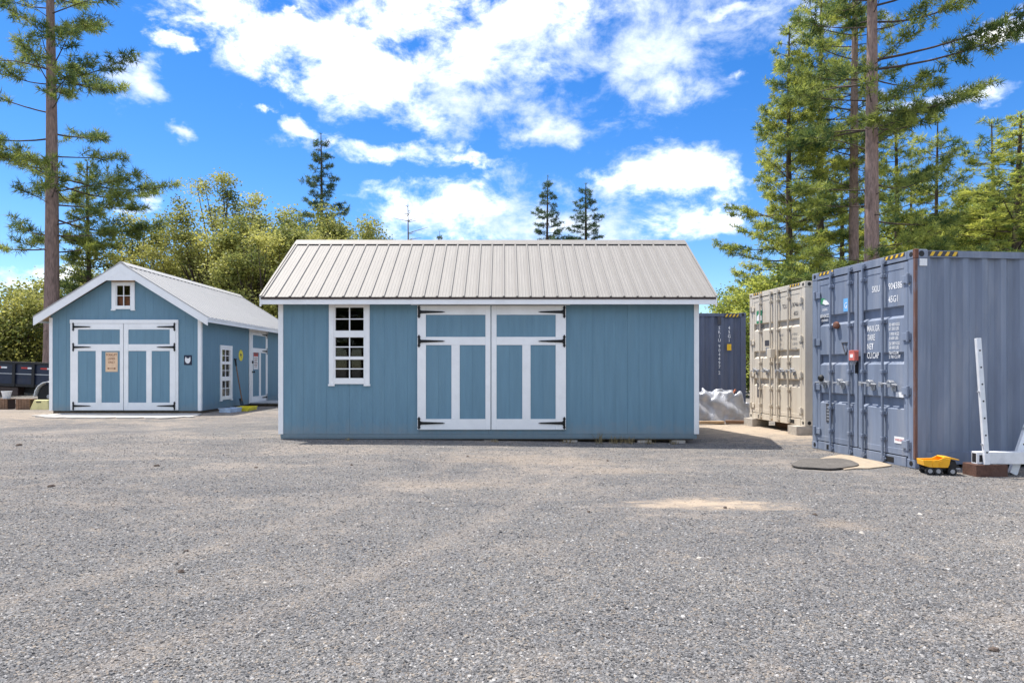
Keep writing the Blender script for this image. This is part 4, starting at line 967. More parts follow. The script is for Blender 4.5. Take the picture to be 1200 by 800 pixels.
# toy dump truck
def toy_truck():
    x, y = gp(1106, 557); z = g(x, y)
    r = empty('toy_dump_truck', (x, y + 0.11, z), math.radians(-10), 'yellow toy dump truck with black wheels on the gravel beside container', 'toy truck'); r.scale = (.9, .9, .9)
    # chassis
    ch = MB(); ch.box(-0.20, 0.21, -0.055, 0.055, 0.065, 0.095); ch.box(-0.17, -0.03, -0.09, 0.09, 0.06, 0.075); ch.box(0.10, 0.15, -0.09, 0.09, 0.06, 0.075); ch.build('chassis', 'black', r, bevel=0.004)
    cb = MB(); cb.prism([(0.09, 0.096), (0.235, 0.096), (0.235, 0.135), (0.20, 0.15), (0.185, 0.205), (0.09, 0.205)], 1, -0.085, 0.085); cb.build('cab', 'black', r, bevel=0.006)
    MB().box(0.19, 0.245, -0.095, 0.095, 0.085, 0.105).build('bumper', 'grey_hub', r, bevel=0.004)
    # bed: open box with sloping floor, flared rim and canopy over the cab
    b = MB()
    out = [(-0.235, 0.205), (-0.225, 0.13), (-0.15, 0.108), (0.075, 0.108), (0.095, 0.15), (0.11, 0.225), (0.02, 0.245), (-0.04, 0.215)]
    for sy in (-1, 1): b.prism(out, 1, sy * 0.118, sy * 0.105)
    b.prism([(-0.235, 0.205), (-0.225, 0.13), (-0.15, 0.108), (0.075, 0.108), (0.075, 0.118), (-0.145, 0.118), (-0.213, 0.137), (-0.223, 0.205)], 1, -0.1045, 0.1045)
    b.prism([(0.075, 0.1185), (0.095, 0.15), (0.11, 0.222), (0.098, 0.224), (0.083, 0.152), (0.065, 0.1185)], 1, -0.1045, 0.1045)
    b.prism([(0.02, 0.246), (0.11, 0.2255), (0.215, 0.215), (0.225, 0.222), (0.12, 0.25), (0.03, 0.258)], 1, -0.112, 0.112)
    bed = b.build('dump_bed', 'toy_yellow', r, bevel=0.003)
    for sy in (-1, 1):
        for px in (-0.12, -0.03): MB().prism([(px, 0.115), (px + .02, .115), (px + .03, .2), (px + .005, .2)], 1, sy * 0.1185, sy * 0.126).build('bed_rib', 'toy_yellow', bed)
    for wx in (-0.15, -0.045, 0.135):
        for sy in (-1, 1):
            c = (wx, sy * 0.075, 0.0575)
            w = MB().lathe([(0.03, 0), (0.052, 0.0), (0.0575, 0.008), (0.0575, 0.037), (0.052, 0.045), (0.03, 0.045)], c, (0, sy, 0), 22).build('wheel', 'tyre', r, smooth=True)
            MB().lathe([(0.03, 0.0445), (0.028, 0.049), (0.012, 0.046), (0.010, 0.053)], c, (0, sy, 0), 16).build('hub', 'grey_hub', w)
toy_truck()

# ------------------------------------------------------------------ left shed clutter: shovel, step, tray
def shovel():
    x, y = LX + 0.24, LY + 2.16; z = g(x, y)
    r = empty('shovel', (x, y, z), 0, 'long handled shovel leaning on the shed side wall beside the tall window', 'shovel')
    tx, tz = LX + 0.05 - x, 1.42
    MB().tube([(0, 0, 0.22), (tx * 0.88, 0, tz * 0.86)], 0.017, 8).build('shaft', 'old_wood', r, smooth=True)
    mb = MB(); mb.tube([(tx * 0.88, 0, tz * 0.86), (tx, 0, tz)], [0.024, 0.026], 8); mb.tube([(tx, -0.06, tz), (tx, 0.06, tz)], 0.02, 8); mb.build('grip', 'black', r)
    pts = [(-0.11, 0.30), (0.11, 0.30), (0.12, 0.15), (0.06, 0.02), (0, 0.0), (-0.06, 0.02), (-0.12, 0.15)]
    me = MB().prism(pts, 0, -0.006, 0.006).mesh('blade', 'black_iron'); o = add_obj('blade', me, r, (0.03, 0, 0.0), (0, math.radians(-14), 0))
shovel()
def crate(name, x, y, sx, sy, sz, m, label, cat, rz=0):
    z = g(x, y); r = empty(name, (x, y, z), rz, label, cat)
    mb = MB(); mb.box(-sx, sx, -sy, sy, 0.0, 0.02)
    for a, b, c, d in ((-sx, sx, -sy, -sy + .02), (-sx, sx, sy - .02, sy), (-sx, -sx + .02, -sy + .021, sy - .021), (sx - .02, sx, -sy + .021, sy - .021)): mb.box(a, b, c, d, 0.021, sz)
    mb.build('tray_shell', m, r, bevel=0.004)
    rim = MB()
    for a, b, c, d in ((-sx - .015, sx + .015, -sy - .015, -sy), (-sx - .015, sx + .015, sy, sy + .015)): rim.box(a, b, c, d, sz - .02, sz + .005)
    rim.build('rim', m, r)
crate('plastic_tray', LX + 0.62, LY + 1.35, 0.22, 0.45, 0.09, 'sign_yellow', 'shallow yellow plastic tray on the ground below the shed window', 'tray', 0.1)
crate('plastic_tub', LX + 0.55, LY + 0.55, 0.16, 0.26, 0.11, 'bluewhite', 'pale blue plastic tub on the ground near the shed corner', 'tub', -0.2)
def step():
    r = empty('door_step', (LX + 0.55, LY + 4.1, g(LX + .5, LY + 4)), 0, 'low grey wooden step outside the narrow side door', 'step')
    for i in range(5): MB().box(-0.48 + 0.19 * i, -0.30 + 0.19 * i, -0.85, 0.85, 0.08, 0.115).build('step_board', 'galv', r, bevel=0.003)
    for yy in (-0.75, 0, 0.75): MB().box(-0.46, 0.46, yy - 0.04, yy + 0.04, -0.01, 0.079).build('bearer', 'skid_wood', r)
step()

# ------------------------------------------------------------------ dump trailer beyond the left shed
def trailer():
    TX, TY = -15.0, 20.6; z = g(TX, TY)
    r = empty('dump_trailer', (TX, TY, z), math.radians(-2), 'dark navy dump trailer with red and white reflector strips behind the left shed', 'trailer')
    r.rotation_euler = (0, math.radians(2.0), math.radians(-2))
    L0, L1 = -2.9, 2.6; w = 1.85
    bd = MB(); bd.box(L0, L1, 0, 0.05, 0.62, 1.30); bd.box(L0, L1, w - 0.05, w, 0.62, 1.30); bd.box(L0, L0 + 0.05, 0.051, w - 0.051, 0.62, 1.30); bd.box(L1 - 0.05, L1, 0.051, w - 0.051, 0.62, 1.30); bd.box(L0 + .051, L1 - .051, 0.051, w - 0.051, 0.62, 0.68)
    body = bd.build('bed', 'navy', r)
    MB().box(L0 - 0.03, L1 + 0.03, -0.04, 0.06, 1.301, 1.37).build('top_rail', 'black', body, bevel=0.005)
    MB().box(L0, L1, -0.018, -0.001, 0.99, 1.015).build('side_rail', 'galv', body); MB().box(L0, L1, -0.03, -0.001, 0.62, 0.70).build('lower_rail', 'black', body)
    for x in (-2.6, -1.7, -0.8, 0.22, 0.82, 1.5, 2.3): MB().box(x - 0.045, x + 0.045, -0.05, -0.0305, 0.62, 1.31).build('stake_post', 'black', body)
    for x in (-2.2, -1.3, -0.4, 0.42, 1.02, 1.8):
        MB().box(x, x + 0.20, -0.006, -0.0005, 1.16, 1.21).build('reflector', 'red', body); MB().box(x + 0.201, x + 0.38, -0.006, -0.0005, 1.16, 1.21).build('reflector', 'paint_white', body)
    fr = MB(); fr.box(L0 - 0.6, L1, 0.3, 0.42, 0.42, 0.58); fr.box(L0 - 0.6, L1, w - 0.42, w - 0.3, 0.42, 0.58)
    for x in (-2.5, -1.2, 0.2, 1.6): fr.box(x, x + 0.1, 0.421, w - 0.421, 0.44, 0.56)
    fr.build('chassis', 'black', r)
    MB().tube([(L0 - 0.55, 0.36, 0.0), (L0 - 0.55, 0.36, 0.75)], 0.04, 10).build('jack', 'black', r)
    tb = MB(); tb.box(-0.6, 0.3, 0.05, 0.32, 0.34, 0.60); tb.build('tool_box', 'dark_brown', r, bevel=0.01)
    for wx in (1.42, 2.22):
        for yy, s in ((0.02, -1), (w - 0.02, 1)):
            c = (wx, yy, 0.36)
            wl = MB().lathe([(0.2, -0.02), (0.34, -0.02), (0.36, 0.0), (0.36, 0.16), (0.34, 0.19), (0.2, 0.19)], c, (0, s, 0), 26).build('wheel', 'tyre', r, smooth=True)
            MB().lathe([(0.205, 0.188), (0.19, 0.17), (0.07, 0.15), (0.06, 0.20), (0.03, 0.21)], c, (0, s, 0), 20).build('rim', 'grey_hub', wl)
    for yy0, yy1 in ((-0.24, -0.052), (w + .052, w + .24)):
        p = []
        for t in np.linspace(0, math.pi, 9): p.append((1.02 - 0.0 - 0.0 + 0.40 - 0.42 * math.cos(t) - .0, 0.36 + 0.46 * math.sin(t)))
        p2 = [(x * 1.0, zz) for x, zz in p]; inner = [(1.42 + (x - 1.42) * 0.95, 0.36 + (zz - 0.36) * 0.95) for x, zz in p]
        MB().prism(p2 + inner[::-1], 1, yy0, yy1).build('fender', 'white', r)
trailer()
def timber_crate(x, y, label, rz):
    z = g(x, y); r = empty('timber_crate', (x, y, z), rz, label, 'crate', 'timber crates before the trailer')
    MB().box(-0.17, 0.17, -0.15, 0.15, 0.0, 0.27).build('crate_core', 'dark_brown', r)
    for i in range(5): MB().box(-0.19 + 0.078 * i, -0.19 + 0.078 * i + 0.068, -0.175, -0.151, 0.0, 0.30).build('slat', 'old_wood', r)
    for i in range(5): MB().box(-0.19 + 0.078 * i, -0.19 + 0.078 * i + 0.068, -0.15, 0.15, 0.271, 0.295).build('slat', 'old_wood', r)
timber_crate(-13.48, 19.3, 'slatted timber crate beside the pale yellow wedge, before the trailer', 0.05)
timber_crate(-14.15, 19.4, 'slatted timber crate holding a white bucket, before the trailer', -0.06)
def wedge():
    x, y = -13.0 + 0.02, 19.25; z = g(x, y)
    r = empty('yellow_wedge', (x, y, z), 0, 'pale yellow plastic wheel chock on the ground before the trailer', 'wheel chock')
    mb = MB(); a, b, h = 0.27, 0.19, 0.27
    vs = [(-a, -.17, 0), (a, -.17, 0), (a, .17, 0), (-a, .17, 0), (-b, -.10, h), (b, -.10, h), (b, .10, h), (-b, .10, h)]
    mb.add(vs, [(0, 3, 2, 1), (4, 5, 6, 7), (0, 1, 5, 4), (1, 2, 6, 5), (2, 3, 7, 6), (3, 0, 4, 7)]); mb.build('chock_body', 'pale_yellow', r, bevel=0.012)
    MB().box(-0.11, 0.02, -0.125, -0.105, 0.195, 0.225).build('grip_slot', 'black', r)
wedge()
bk = empty('bucket', (-14.12, 19.4, g(-14.15, 19.4) + 0.295), 0, 'white bucket standing on a slatted timber crate', 'bucket')
MB().lathe([(0.09, 0), (0.115, 0.15), (0.13, 0.20), (0.135, 0.20), (0.135, 0.215), (0.12, 0.215), (0.085, 0.02)], (0, 0, 0), (0, 0, 1), 18).build('pail', 'paint_white', bk, smooth=True)

# ------------------------------------------------------------------ loose stones and weeds
def stones():
    specs = [(212,670,.022,0),(218,646,.017,0),(1165,762,.02,0),(184,546,.03,0),(22,522,.04,0),(548,535,.02,0),(712,540,.02,0),(412,545,.022,0),(690,600,.018,0),(1078,603,.02,1),(955,603,.02,0),(820,655,.02,1),
             (310,684,.016,1),(60,570,.03,0),(850,595,.02,0),(1010,625,.02,1),(300,548,.02,0),(760,520,.03,0)]
    for i, (px, py, r, k) in enumerate(specs):
        x, y = gp(px, py); mb = MB(); rr = random.Random(i)
        vs = []; 
        for zz, sc in ((-0.3, .8), (0.25, 1.0), (0.8, .62)):
            for q in range(7):
                t = q / 7 * 6.283; s = sc * rr.uniform(.75, 1.15); vs.append((math.cos(t) * r * 1.3 * s, math.sin(t) * r * s, zz * r * rr.uniform(.8, 1.1)))
        fs = [list(range(7))[::-1], list(range(14, 21))] + [(a * 7 + q, a * 7 + (q + 1) % 7, a * 7 + 7 + (q + 1) % 7, a * 7 + 7 + q) for a in (0, 1) for q in range(7)]
        mb.add(vs, fs); o = mb.build('stone', 'stone_pale' if k else 'stone_dark', None, (x, y, g(x, y)), rr.uniform(0, 6))
        tag(o, 'pale loose stone lying on the grey gravel' if k else 'dark brown clod lying on the grey gravel', 'stone', 'pale loose stones on the gravel' if k else 'dark clods on the gravel')
stones()
def weed(x, y, h, seed, label):
    r = np.random.default_rng(seed); n = 34; V = []; F = []
    for i in range(n):
        a = r.uniform(0, 6.28); lean = r.uniform(0.05, 0.75); L = h * r.uniform(.4, 1); w = 0.004
        bx, by = r.normal(0, .05, 2); d = np.array([math.cos(a) * lean, math.sin(a) * lean, 1.0]); d /= np.linalg.norm(d); s = np.array([-math.sin(a), math.cos(a), 0]) * w
        b = len(V); p = np.array([bx, by, -0.01]); m_ = p + d * L * .6; t = m_ + (d + np.array([0, 0, -.4])) * L * .4
        V += [p - s, p + s, m_ + s * .7, m_ - s * .7, t]; F += [[b, b + 1, b + 2, b + 3], [b + 3, b + 2, b + 4, b + 4]]
    mb = MB(); mb.v = [tuple(v) for v in V]; mb.f = [f if f[2] != f[3] else f[:3] for f in F]; mb.fm = [0] * len(F)
    o = add_obj('dry_weed', mb.mesh('dry_weed', 'dry_grass'), None, (x, y, g(x, y))); tag(o, label, 'weed', 'weeds along the shed base')
for i, (px, h) in enumerate(((702, .30), (722, .24), (738, .2), (760, .18), (665, .14), (790, .15), (408, .1), (580, .1))):
    weed((px - CX) * 11.85 / FPX, 11.85, h, i, 'tallest dry weed tuft at the foot of the long shed' if i == 0 else 'low dry weed tuft along the foot of the long shed')

# ------------------------------------------------------------------ gravel grains (real pebbles near the camera)
def gravel():
    m, nt, N, L, P = nodes_of('pebble')
    oi = N.new('ShaderNodeObjectInfo'); cr = N.new('ShaderNodeValToRGB'); L.new(oi.outputs['Random'], cr.inputs[0])
    e = cr.color_ramp.elements; e[0].position = 0; e[0].color = (0.052, 0.052, 0.055, 1); e[1].position = 1; e[1].color = (0.43, 0.42, 0.405, 1)
    for p, c in ((0.35, (0.15, 0.15, 0.152)), (0.7, (0.235, 0.233, 0.234)), (0.86, (0.26, 0.225, 0.185)), (0.93, (0.29, 0.28, 0.27))):
        q = e.new(p); q.color = (*c, 1)
    geo = N.new('ShaderNodeNewGeometry'); T, tone, dust, pts = yard_masks(N, L, geo.outputs['Position'])
    c = T.mix(tone, T.mix(1.0, cr.outputs[0], (0.82, 0.83, 0.86), 'MULTIPLY'), T.mix(1.0, cr.outputs[0], (1.22, 1.19, 1.14), 'MULTIPLY'))
    c = T.mix(T.mth('MULTIPLY', dust, 0.45), c, DUST); c = T.mix(T.mth('MULTIPLY', pts, 0.75), c, SAND)
    L.new(c, P.inputs['Base Color']); P.inputs['Roughness'].default_value = 0.9; P.inputs['Specular IOR Level'].default_value = 0.2
    r = np.random.default_rng(11); n = 230000
    Y = 2.3 * (13.0 / 2.3) ** r.random(n) ; X = (r.random(n) - 0.5) * 2 * (0.86 * Y + 0.5)
    # leave the sand patch thinner
    keep = np.ones(n, bool)
    d = ((X - 2.05) / 0.9) ** 2 + ((Y - 6.72) / 0.33) ** 2; keep &= (d > 1) | (r.random(n) < 0.12)
    keep &= ~((X > MX - .05) & (X < MX + 7.4) & (Y > 11.95))
    th_ = th; ux = (X - B0[0]) * math.cos(th_) + (Y - B0[1]) * math.sin(th_); uy = -(X - B0[0]) * math.sin(th_) + (Y - B0[1]) * math.cos(th_)
    keep &= ~((ux > -0.02) & (uy > -0.02))
    keep &= ~((X > 3.9) & (X < 5.3) & (Y > 8.75) & (Y < 10.3)) | (r.random(n) < 0.03)
    X, Y = X[keep], Y[keep]; Z = G(X, Y)
    me = bpy.data.meshes.new('gravel'); me.vertices.add(len(X)); me.vertices.foreach_set('co', np.stack([X, Y, Z], 1).astype(np.float32).ravel())
    sc = (0.0036 + 0.0060 * r.random(len(X)) ** 2.4 + 0.006 * (r.random(len(X)) > 0.988)) * (0.9 + 0.018 * Y)
    a = me.attributes.new('sz', 'FLOAT', 'POINT'); a.data.foreach_set('value', sc.astype(np.float32)); me.update()
    o = add_obj('gravel', me); tag(o, 'loose grey gravel stones covering the yard', 'gravel', kind='stuff'); me.materials.append(m)
    ng = bpy.data.node_groups.new('pebbles', 'GeometryNodeTree')
    ng.interface.new_socket('Geometry', in_out='INPUT', socket_type='NodeSocketGeometry'); ng.interface.new_socket('Geometry', in_out='OUTPUT', socket_type='NodeSocketGeometry')
    n_ = ng.nodes; l_ = ng.links
    gi = n_.new('NodeGroupInput'); go = n_.new('NodeGroupOutput'); ico = n_.new('GeometryNodeMeshIcoSphere'); ico.inputs['Radius'].default_value = 1.0; ico.inputs['Subdivisions'].default_value = 1
    sp = n_.new('GeometryNodeSetPosition'); rv = n_.new('FunctionNodeRandomValue'); rv.data_type = 'FLOAT_VECTOR'
    rv.inputs[0].default_value = (-.32, -.32, -.32); rv.inputs[1].default_value = (.32, .32, .32); l_.new(ico.outputs[0], sp.inputs[0]); l_.new(rv.outputs[0], sp.inputs['Offset'])
    tr = n_.new('GeometryNodeTransform'); tr.inputs['Scale'].default_value = (1.25, 1.0, 0.7); l_.new(sp.outputs[0], tr.inputs[0])
    sm_ = n_.new('GeometryNodeSetMaterial'); sm_.inputs['Material'].default_value = m; l_.new(tr.outputs[0], sm_.inputs[0])
    ip = n_.new('GeometryNodeInstanceOnPoints'); l_.new(gi.outputs[0], ip.inputs['Points']); l_.new(sm_.outputs[0], ip.inputs['Instance'])
    r2 = n_.new('FunctionNodeRandomValue'); r2.data_type = 'FLOAT_VECTOR'; r2.inputs[0].default_value = (-.6, -.6, 0); r2.inputs[1].default_value = (.6, .6, 6.28); l_.new(r2.outputs[0], ip.inputs['Rotation'])
    na = n_.new('GeometryNodeInputNamedAttribute'); na.data_type = 'FLOAT'; na.inputs[0].default_value = 'sz'; l_.new(na.outputs[0], ip.inputs['Scale'])
    l_.new(ip.outputs[0], go.inputs[0])
    md = o.modifiers.new('pebbles', 'NODES'); md.node_group = ng
gravel()

# ------------------------------------------------------------------ trees
class Geo:
    def __init__(s): s.V = []; s.F = []; s.n = 0
    def tube(s, pts, rad, sides):
        pts = np.asarray(pts, float); k = len(pts); rad = np.broadcast_to(np.asarray(rad, float), (k,))
        d = np.gradient(pts, axis=0); d /= np.linalg.norm(d, axis=1)[:, None] + 1e-9
        up = np.where(np.abs(d[:, 2:3]) < 0.9, np.array([[0, 0, 1.0]]), np.array([[1.0, 0, 0]]))
        a = np.cross(d, up); a /= np.linalg.norm(a, axis=1)[:, None] + 1e-9; b = np.cross(d, a)
        t = np.arange(sides) / sides * 2 * np.pi
        V = pts[:, None] + rad[:, None, None] * (np.cos(t)[None, :, None] * a[:, None] + np.sin(t)[None, :, None] * b[:, None])
        i = np.arange(k - 1)[:, None] * sides + np.arange(sides)[None]; j = np.arange(k - 1)[:, None] * sides + (np.arange(sides)[None] + 1) % sides
        F = np.stack([i, j, j + sides, i + sides], -1).reshape(-1, 4) + s.n
        s.V.append(V.reshape(-1, 3)); s.F.append(F); s.n += k * sides
    def mesh(s, name, m): return np_mesh(name, np.concatenate(s.V), np.concatenate(s.F), m, smooth=True)

def unit(r, n):
    v = r.normal(size=(n, 3)); return v / np.linalg.norm(v, axis=1)[:, None]
def tuft_mesh(name, C, A, r, nn, ln, wd, spread, m):
    """needle tufts: C centres, A axes"""
    n = len(C); C = np.repeat(C, nn, 0); A = np.repeat(A, nn, 0)
    d = A * (1 - spread) + unit(r, n * nn) * spread; d /= np.linalg.norm(d, axis=1)[:, None]
    L = ln * r.uniform(.65, 1.15, (n * nn, 1)); s = np.cross(d, unit(r, n * nn)); s /= np.linalg.norm(s, axis=1)[:, None] + 1e-9
    w = wd * r.uniform(.7, 1.2, (n * nn, 1))
    V = np.stack([C - s * w * .5 + d * L * .12, C + s * w * .5 + d * L * .12, C + d * L], 1).reshape(-1, 3)
    F = np.arange(n * nn * 3).reshape(-1, 3)
    tt = np.clip(r.beta(.9, 1.05, n), 0, 1); tint = np.repeat(np.repeat(tt, nn) + r.uniform(-.15, .15, n * nn), 3)
    return np_mesh(name, V, F, m, tint)

def pine(name, label, x, y, H, r0, crown0, Lmax, seed, tiers, per, tuft=1.0, leafm='needles', barkm='bark', prof=None, droop=0.0, lean=(0, 0), group=None, dens=1.0, dead=6, nn=11, wd=0.034, ln=0.27, cat='tree', azbias=None, inner=.22, jit=.3, near=1.0):
    r = np.random.default_rng(seed); root = empty(name, (x, y, g(x, y) - 0.05), 0, label, cat, group)
    T = Geo(); n = 14; t = np.linspace(0, 1, n)
    px = lean[0] * t * H + 0.12 * np.sin(t * 3 + seed) * t; py = lean[1] * t * H + 0.12 * np.cos(t * 2.3 + seed) * t
    P = np.stack([px, py, t * H], 1); rad = r0 * (1 - t) ** 0.75 * 0.97 + 0.02; rad[0] *= 1.25
    T.tube(P, rad, 12); trunk = T.mesh('trunk', barkm)
    add_obj('trunk', trunk, root)
    def at(h): return np.array([np.interp(h, P[:, 2], P[:, 0]), np.interp(h, P[:, 2], P[:, 1]), h])
    B = Geo(); C = []; A = []
    prof = prof or (lambda q: (1 - q) ** 0.8 * min(1, 0.55 + q * 2.2))
    for i in range(tiers):
        q = (i + r.uniform(-jit, jit)) / tiers; q = min(max(q, 0), .985); h = crown0 + (H - crown0) * q
        k = max(2, int(round(per * r.uniform(.7, 1.3)))); a0 = r.uniform(0, 6.28)
        for j in range(k):
            a = a0 + j * 2 * np.pi / k + r.uniform(-.5, .5)
            h = crown0 + (H - crown0) * min(.985, q + r.uniform(-.5, .5) * jit / tiers)
            L = Lmax * prof(q) * r.uniform(.55, 1.15)
            if azbias is not None: L *= 1 + azbias[1] * np.cos(a - azbias[0])
            if np.sin(a) < -.45: L *= near
            if L < 0.25: L = 0.25
            el = r.uniform(-.25, .2) - droop + 0.32 * q
            m_ = 7; s = np.linspace(0, 1, m_)
            hd = np.array([np.cos(a), np.sin(a), 0]); side = np.array([-np.sin(a), np.cos(a), 0]); wob = r.normal(0, .06, 2)
            pts = at(h) + (s * L)[:, None] * hd * np.cos(el) + (s ** 2 * L * wob[0])[:, None] * side
            pts[:, 2] += s * L * np.sin(el) + (s ** 2.2) * L * (0.18 - droop * .2) + wob[1] * L * np.sin(s * 3)
            B.tube(pts, np.linspace(0.0105 * L ** .8 + 0.008, 0.006, m_), 4)
            nt = max(3, int(L * 8.0 * dens))
            for w in range(nt):
                s0 = inner + (1 - inner) * (r.random() ** 0.65); p = np.array([np.interp(s0, s, pts[:, c]) for c in range(3)])
                sg = 1 if w % 2 else -1; tl = (0.18 + 0.30 * L * (1.12 - s0)) * r.uniform(.5, 1.2); tl = min(tl, 1.3)
                d = hd * r.uniform(.35, 1.0) + side * sg * r.uniform(.3, 1.0) + np.array([0, 0, r.uniform(-.1, .55) - droop]); d /= np.linalg.norm(d)
                e = p + d * tl; mid = p + d * tl * .5 + np.array([0, 0, -0.04 * tl])
                B.tube([p, mid, e], [0.007, 0.005, 0.003], 3)
                c_ = max(1, int(round(tl / (0.13 * tuft)))); 
                for z in range(c_):
                    f = 1 - z * 0.13 * tuft / max(tl, 0.05)
                    if f < 0.25 and z: break
                    C.append(p + (e - p) * f + r.normal(0, .02, 3)); A.append(d * .8 + np.array([0, 0, .35]))
            C.append(pts[-1]); A.append(hd)
    for i in range(dead):
        h = crown0 * r.uniform(.45, 1.0); a = r.uniform(0, 6.28); L = r.uniform(.4, 1.6); el = r.uniform(-.3, .3)
        hd = np.array([np.cos(a), np.sin(a), np.sin(el)]); B.tube([at(h), at(h) + hd * L * .5, at(h) + hd * L + np.array([0, 0, -.1 * L])], [0.022, 0.014, 0.006], 4)
    C.append(P[-1]); A.append(np.array([0, 0, 1.0]))
    add_obj('branches', B.mesh('branches', 'bark_dark'), root)
    C = np.array(C); A = np.array(A); A /= np.linalg.norm(A, axis=1)[:, None]
    add_obj('crown', tuft_mesh('crown', C, A, r, nn, ln * tuft, wd * tuft, 0.62, leafm), root)
    return root

def leaf_cloud(name, C, R, per, r, size, m, flat=0.75):
    n = len(C); R = np.asarray(R); P = np.repeat(C, per, 0); RR = np.repeat(R, per, 0)[:, None]
    off = r.normal(0, .48, (n * per, 3)) * RR; off[:, 2] *= flat; P = P + off
    d = unit(r, n * per); d[:, 2] *= .6; s = np.cross(d, unit(r, n * per)); s /= np.linalg.norm(s, axis=1)[:, None] + 1e-9
    L = size * r.uniform(.6, 1.3, (n * per, 1)); w = L * .36
    V = np.stack([P - d * L * .5, P + s * w, P + d * L * .5, P - s * w], 1).reshape(-1, 3); F = np.arange(n * per * 4).reshape(-1, 4)
    tt = np.clip(r.beta(.9, 1.1, n), 0, 1); tint = np.repeat(np.repeat(tt, per) * .75 + r.uniform(-.02, .3, n * per), 4)
    return np_mesh(name, V, F, m, tint)

def broadleaf(name, label, x, y, H, cw, base, seed, clumps=60, per=330, leafm='oak', size=0.13, group=None, rclump=0.75, r0=0.18, cat='tree', depth=None, lace=0.0):
    r = np.random.default_rng(seed); root = empty(name, (x, y, g(x, y) - 0.05), 0, label, cat, group)
    depth = depth or cw * .8
    B = Geo(); top = H * .62; t = np.linspace(0, 1, 8)
    P = np.stack([0.15 * np.sin(t * 3 + seed), 0.1 * np.cos(t * 2 + seed), t * top], 1)
    Tr = Geo(); Tr.tube(P, r0 * (1 - t * .75), 10); add_obj('trunk', Tr.mesh('trunk', 'bark_dark'), root)
    C = []; R = []
    k = 0
    while k < clumps:
        p = unit(r, 1)[0] * r.random() ** .38; 
        p = np.array([p[0] * cw, p[1] * depth, base + (p[2] * .5 + .5) * (H - base)])
        q = (p[2] - base) / (H - base)
        p[0] *= 1 - .18 * q + .12 * np.sin(3 * q + seed); C.append(p); R.append(rclump * r.uniform(.55, 1.2)); k += 1
        hs = np.clip(p[2] * r.uniform(.25, .6), .3, top * .98); st = np.array([np.interp(hs, P[:, 2], P[:, 0]), np.interp(hs, P[:, 2], P[:, 1]), hs])
        m_ = st + (p - st) * .5 + np.array([0, 0, -.12 * np.linalg.norm(p - st)]) + r.normal(0, .12, 3)
        ll = np.linalg.norm(p - st); B.tube([st, (st + m_) / 2, m_, (m_ + p) / 2 + r.normal(0, .05, 3), p], np.linspace(.014 * ll + .015, .008, 5), 5)
        for _ in range(5):
            e = p + unit(r, 1)[0] * R[-1] * .9; B.tube([p, (p + e) / 2 + r.normal(0, .04, 3), e], [.009, .006, .003], 3)
    add_obj('branches', B.mesh('branches', 'bark_dark'), root)
    add_obj('crown', leaf_cloud('crown', np.array(C), R, per, r, size, leafm), root)
    return root
def copy_tree(src, name, x, y, rz, s, label, group=None):
    r = src.copy(); COL.objects.link(r); r.name = name; r.location = (x, y, g(x, y) - 0.05); r.rotation_euler = (0, 0, rz); r.scale = s if hasattr(s, '__len__') else (s, s, s)
    r['label'] = label
    if group: r['group'] = group
    for c in [c for c in src.children]:
        q = c.copy(); COL.objects.link(q); q.parent = r
    return r
def XY(px, Y): return ((px - CX) * Y / FPX, Y)

GP = 'pines around the yard'; GO = 'leafy trees behind the sheds'; GF = 'firs beyond the sheds'
# left big pine and its thinner neighbour
x, y = XY(60, 27); pine('pine_tree', 'tall pine with bare reddish trunk rising behind the left shed', x, y, 23, 0.29, 6.0, 4.3, 1, 21, 4.0, 1.25, 'needles', 'bark', prof=lambda q: (1 - q) ** .5 * min(1, .8 + q), group=GP, dens=.85, nn=14, ln=.27, wd=.024, azbias=(0.0, .1), inner=.30, jit=1.6, near=.6)
x, y = XY(106, 30); pine('pine_tree', 'young slender pine between the tall pine and the leafy trees', x, y, 10.3, 0.12, 2.5, 1.9, 2, 20, 4.5, 1.0, 'needles', 'bark_dark', group=GP, dens=.9, nn=11)
# leafy trees behind the sheds
x, y = XY(258, 31); broadleaf('oak_tree', 'tallest leafy tree with thin lacy top behind the left shed roof', x, y, 9.9, 3.0, 1.5, 11, 130, 270, 'oak', .115, GO, .62)
x, y = XY(170, 32); broadleaf('oak_tree', 'dense yellow green leafy tree behind the left shed gable', x, y, 8.4, 2.9, 1.0, 12, 95, 400, 'oak', .12, GO, .70)
x, y = XY(345, 31); oak3 = broadleaf('oak_tree', 'dense leafy tree between the two shed roofs', x, y, 8.7, 2.6, 1.0, 13, 95, 400, 'oak', .12, GO, .70)
x, y = XY(378, 35); copy_tree(oak3, 'oak_tree', x, y, .4, (1.25, 1.0, 1.16), 'leafy tree in front of the pointed dark fir', GO)
x, y = XY(418, 34); copy_tree(oak3, 'oak_tree', x, y, 1.9, (1.1, .95, 1.06), 'low leafy tree showing over the left end of the long shed ridge', GO)
x, y = XY(225, 37); copy_tree(oak3, 'oak_tree', x, y, 4.0, (1.3, 1.1, .95), 'leafy tree standing behind the lacy tree', GO)
x, y = XY(305, 28.5); copy_tree(oak3, 'oak_tree', x, y, 5.2, (1.05, 1.0, .92), 'leafy tree rising just beyond the rear end of the left shed', GO)
x, y = XY(120, 36); copy_tree(oak3, 'oak_tree', x, y, 2.7, (1.1, 1.1, .85), 'leafy tree behind the slender young pine', GO)
x, y = XY(20, 31); bush1 = broadleaf('leafy_shrub', 'broad leafy shrub behind the dump trailer', x, y, 4.6, 2.6, .2, 21, 60, 320, 'oak', .12, 'leafy shrubs behind the yard', .8, .1, 'shrub')
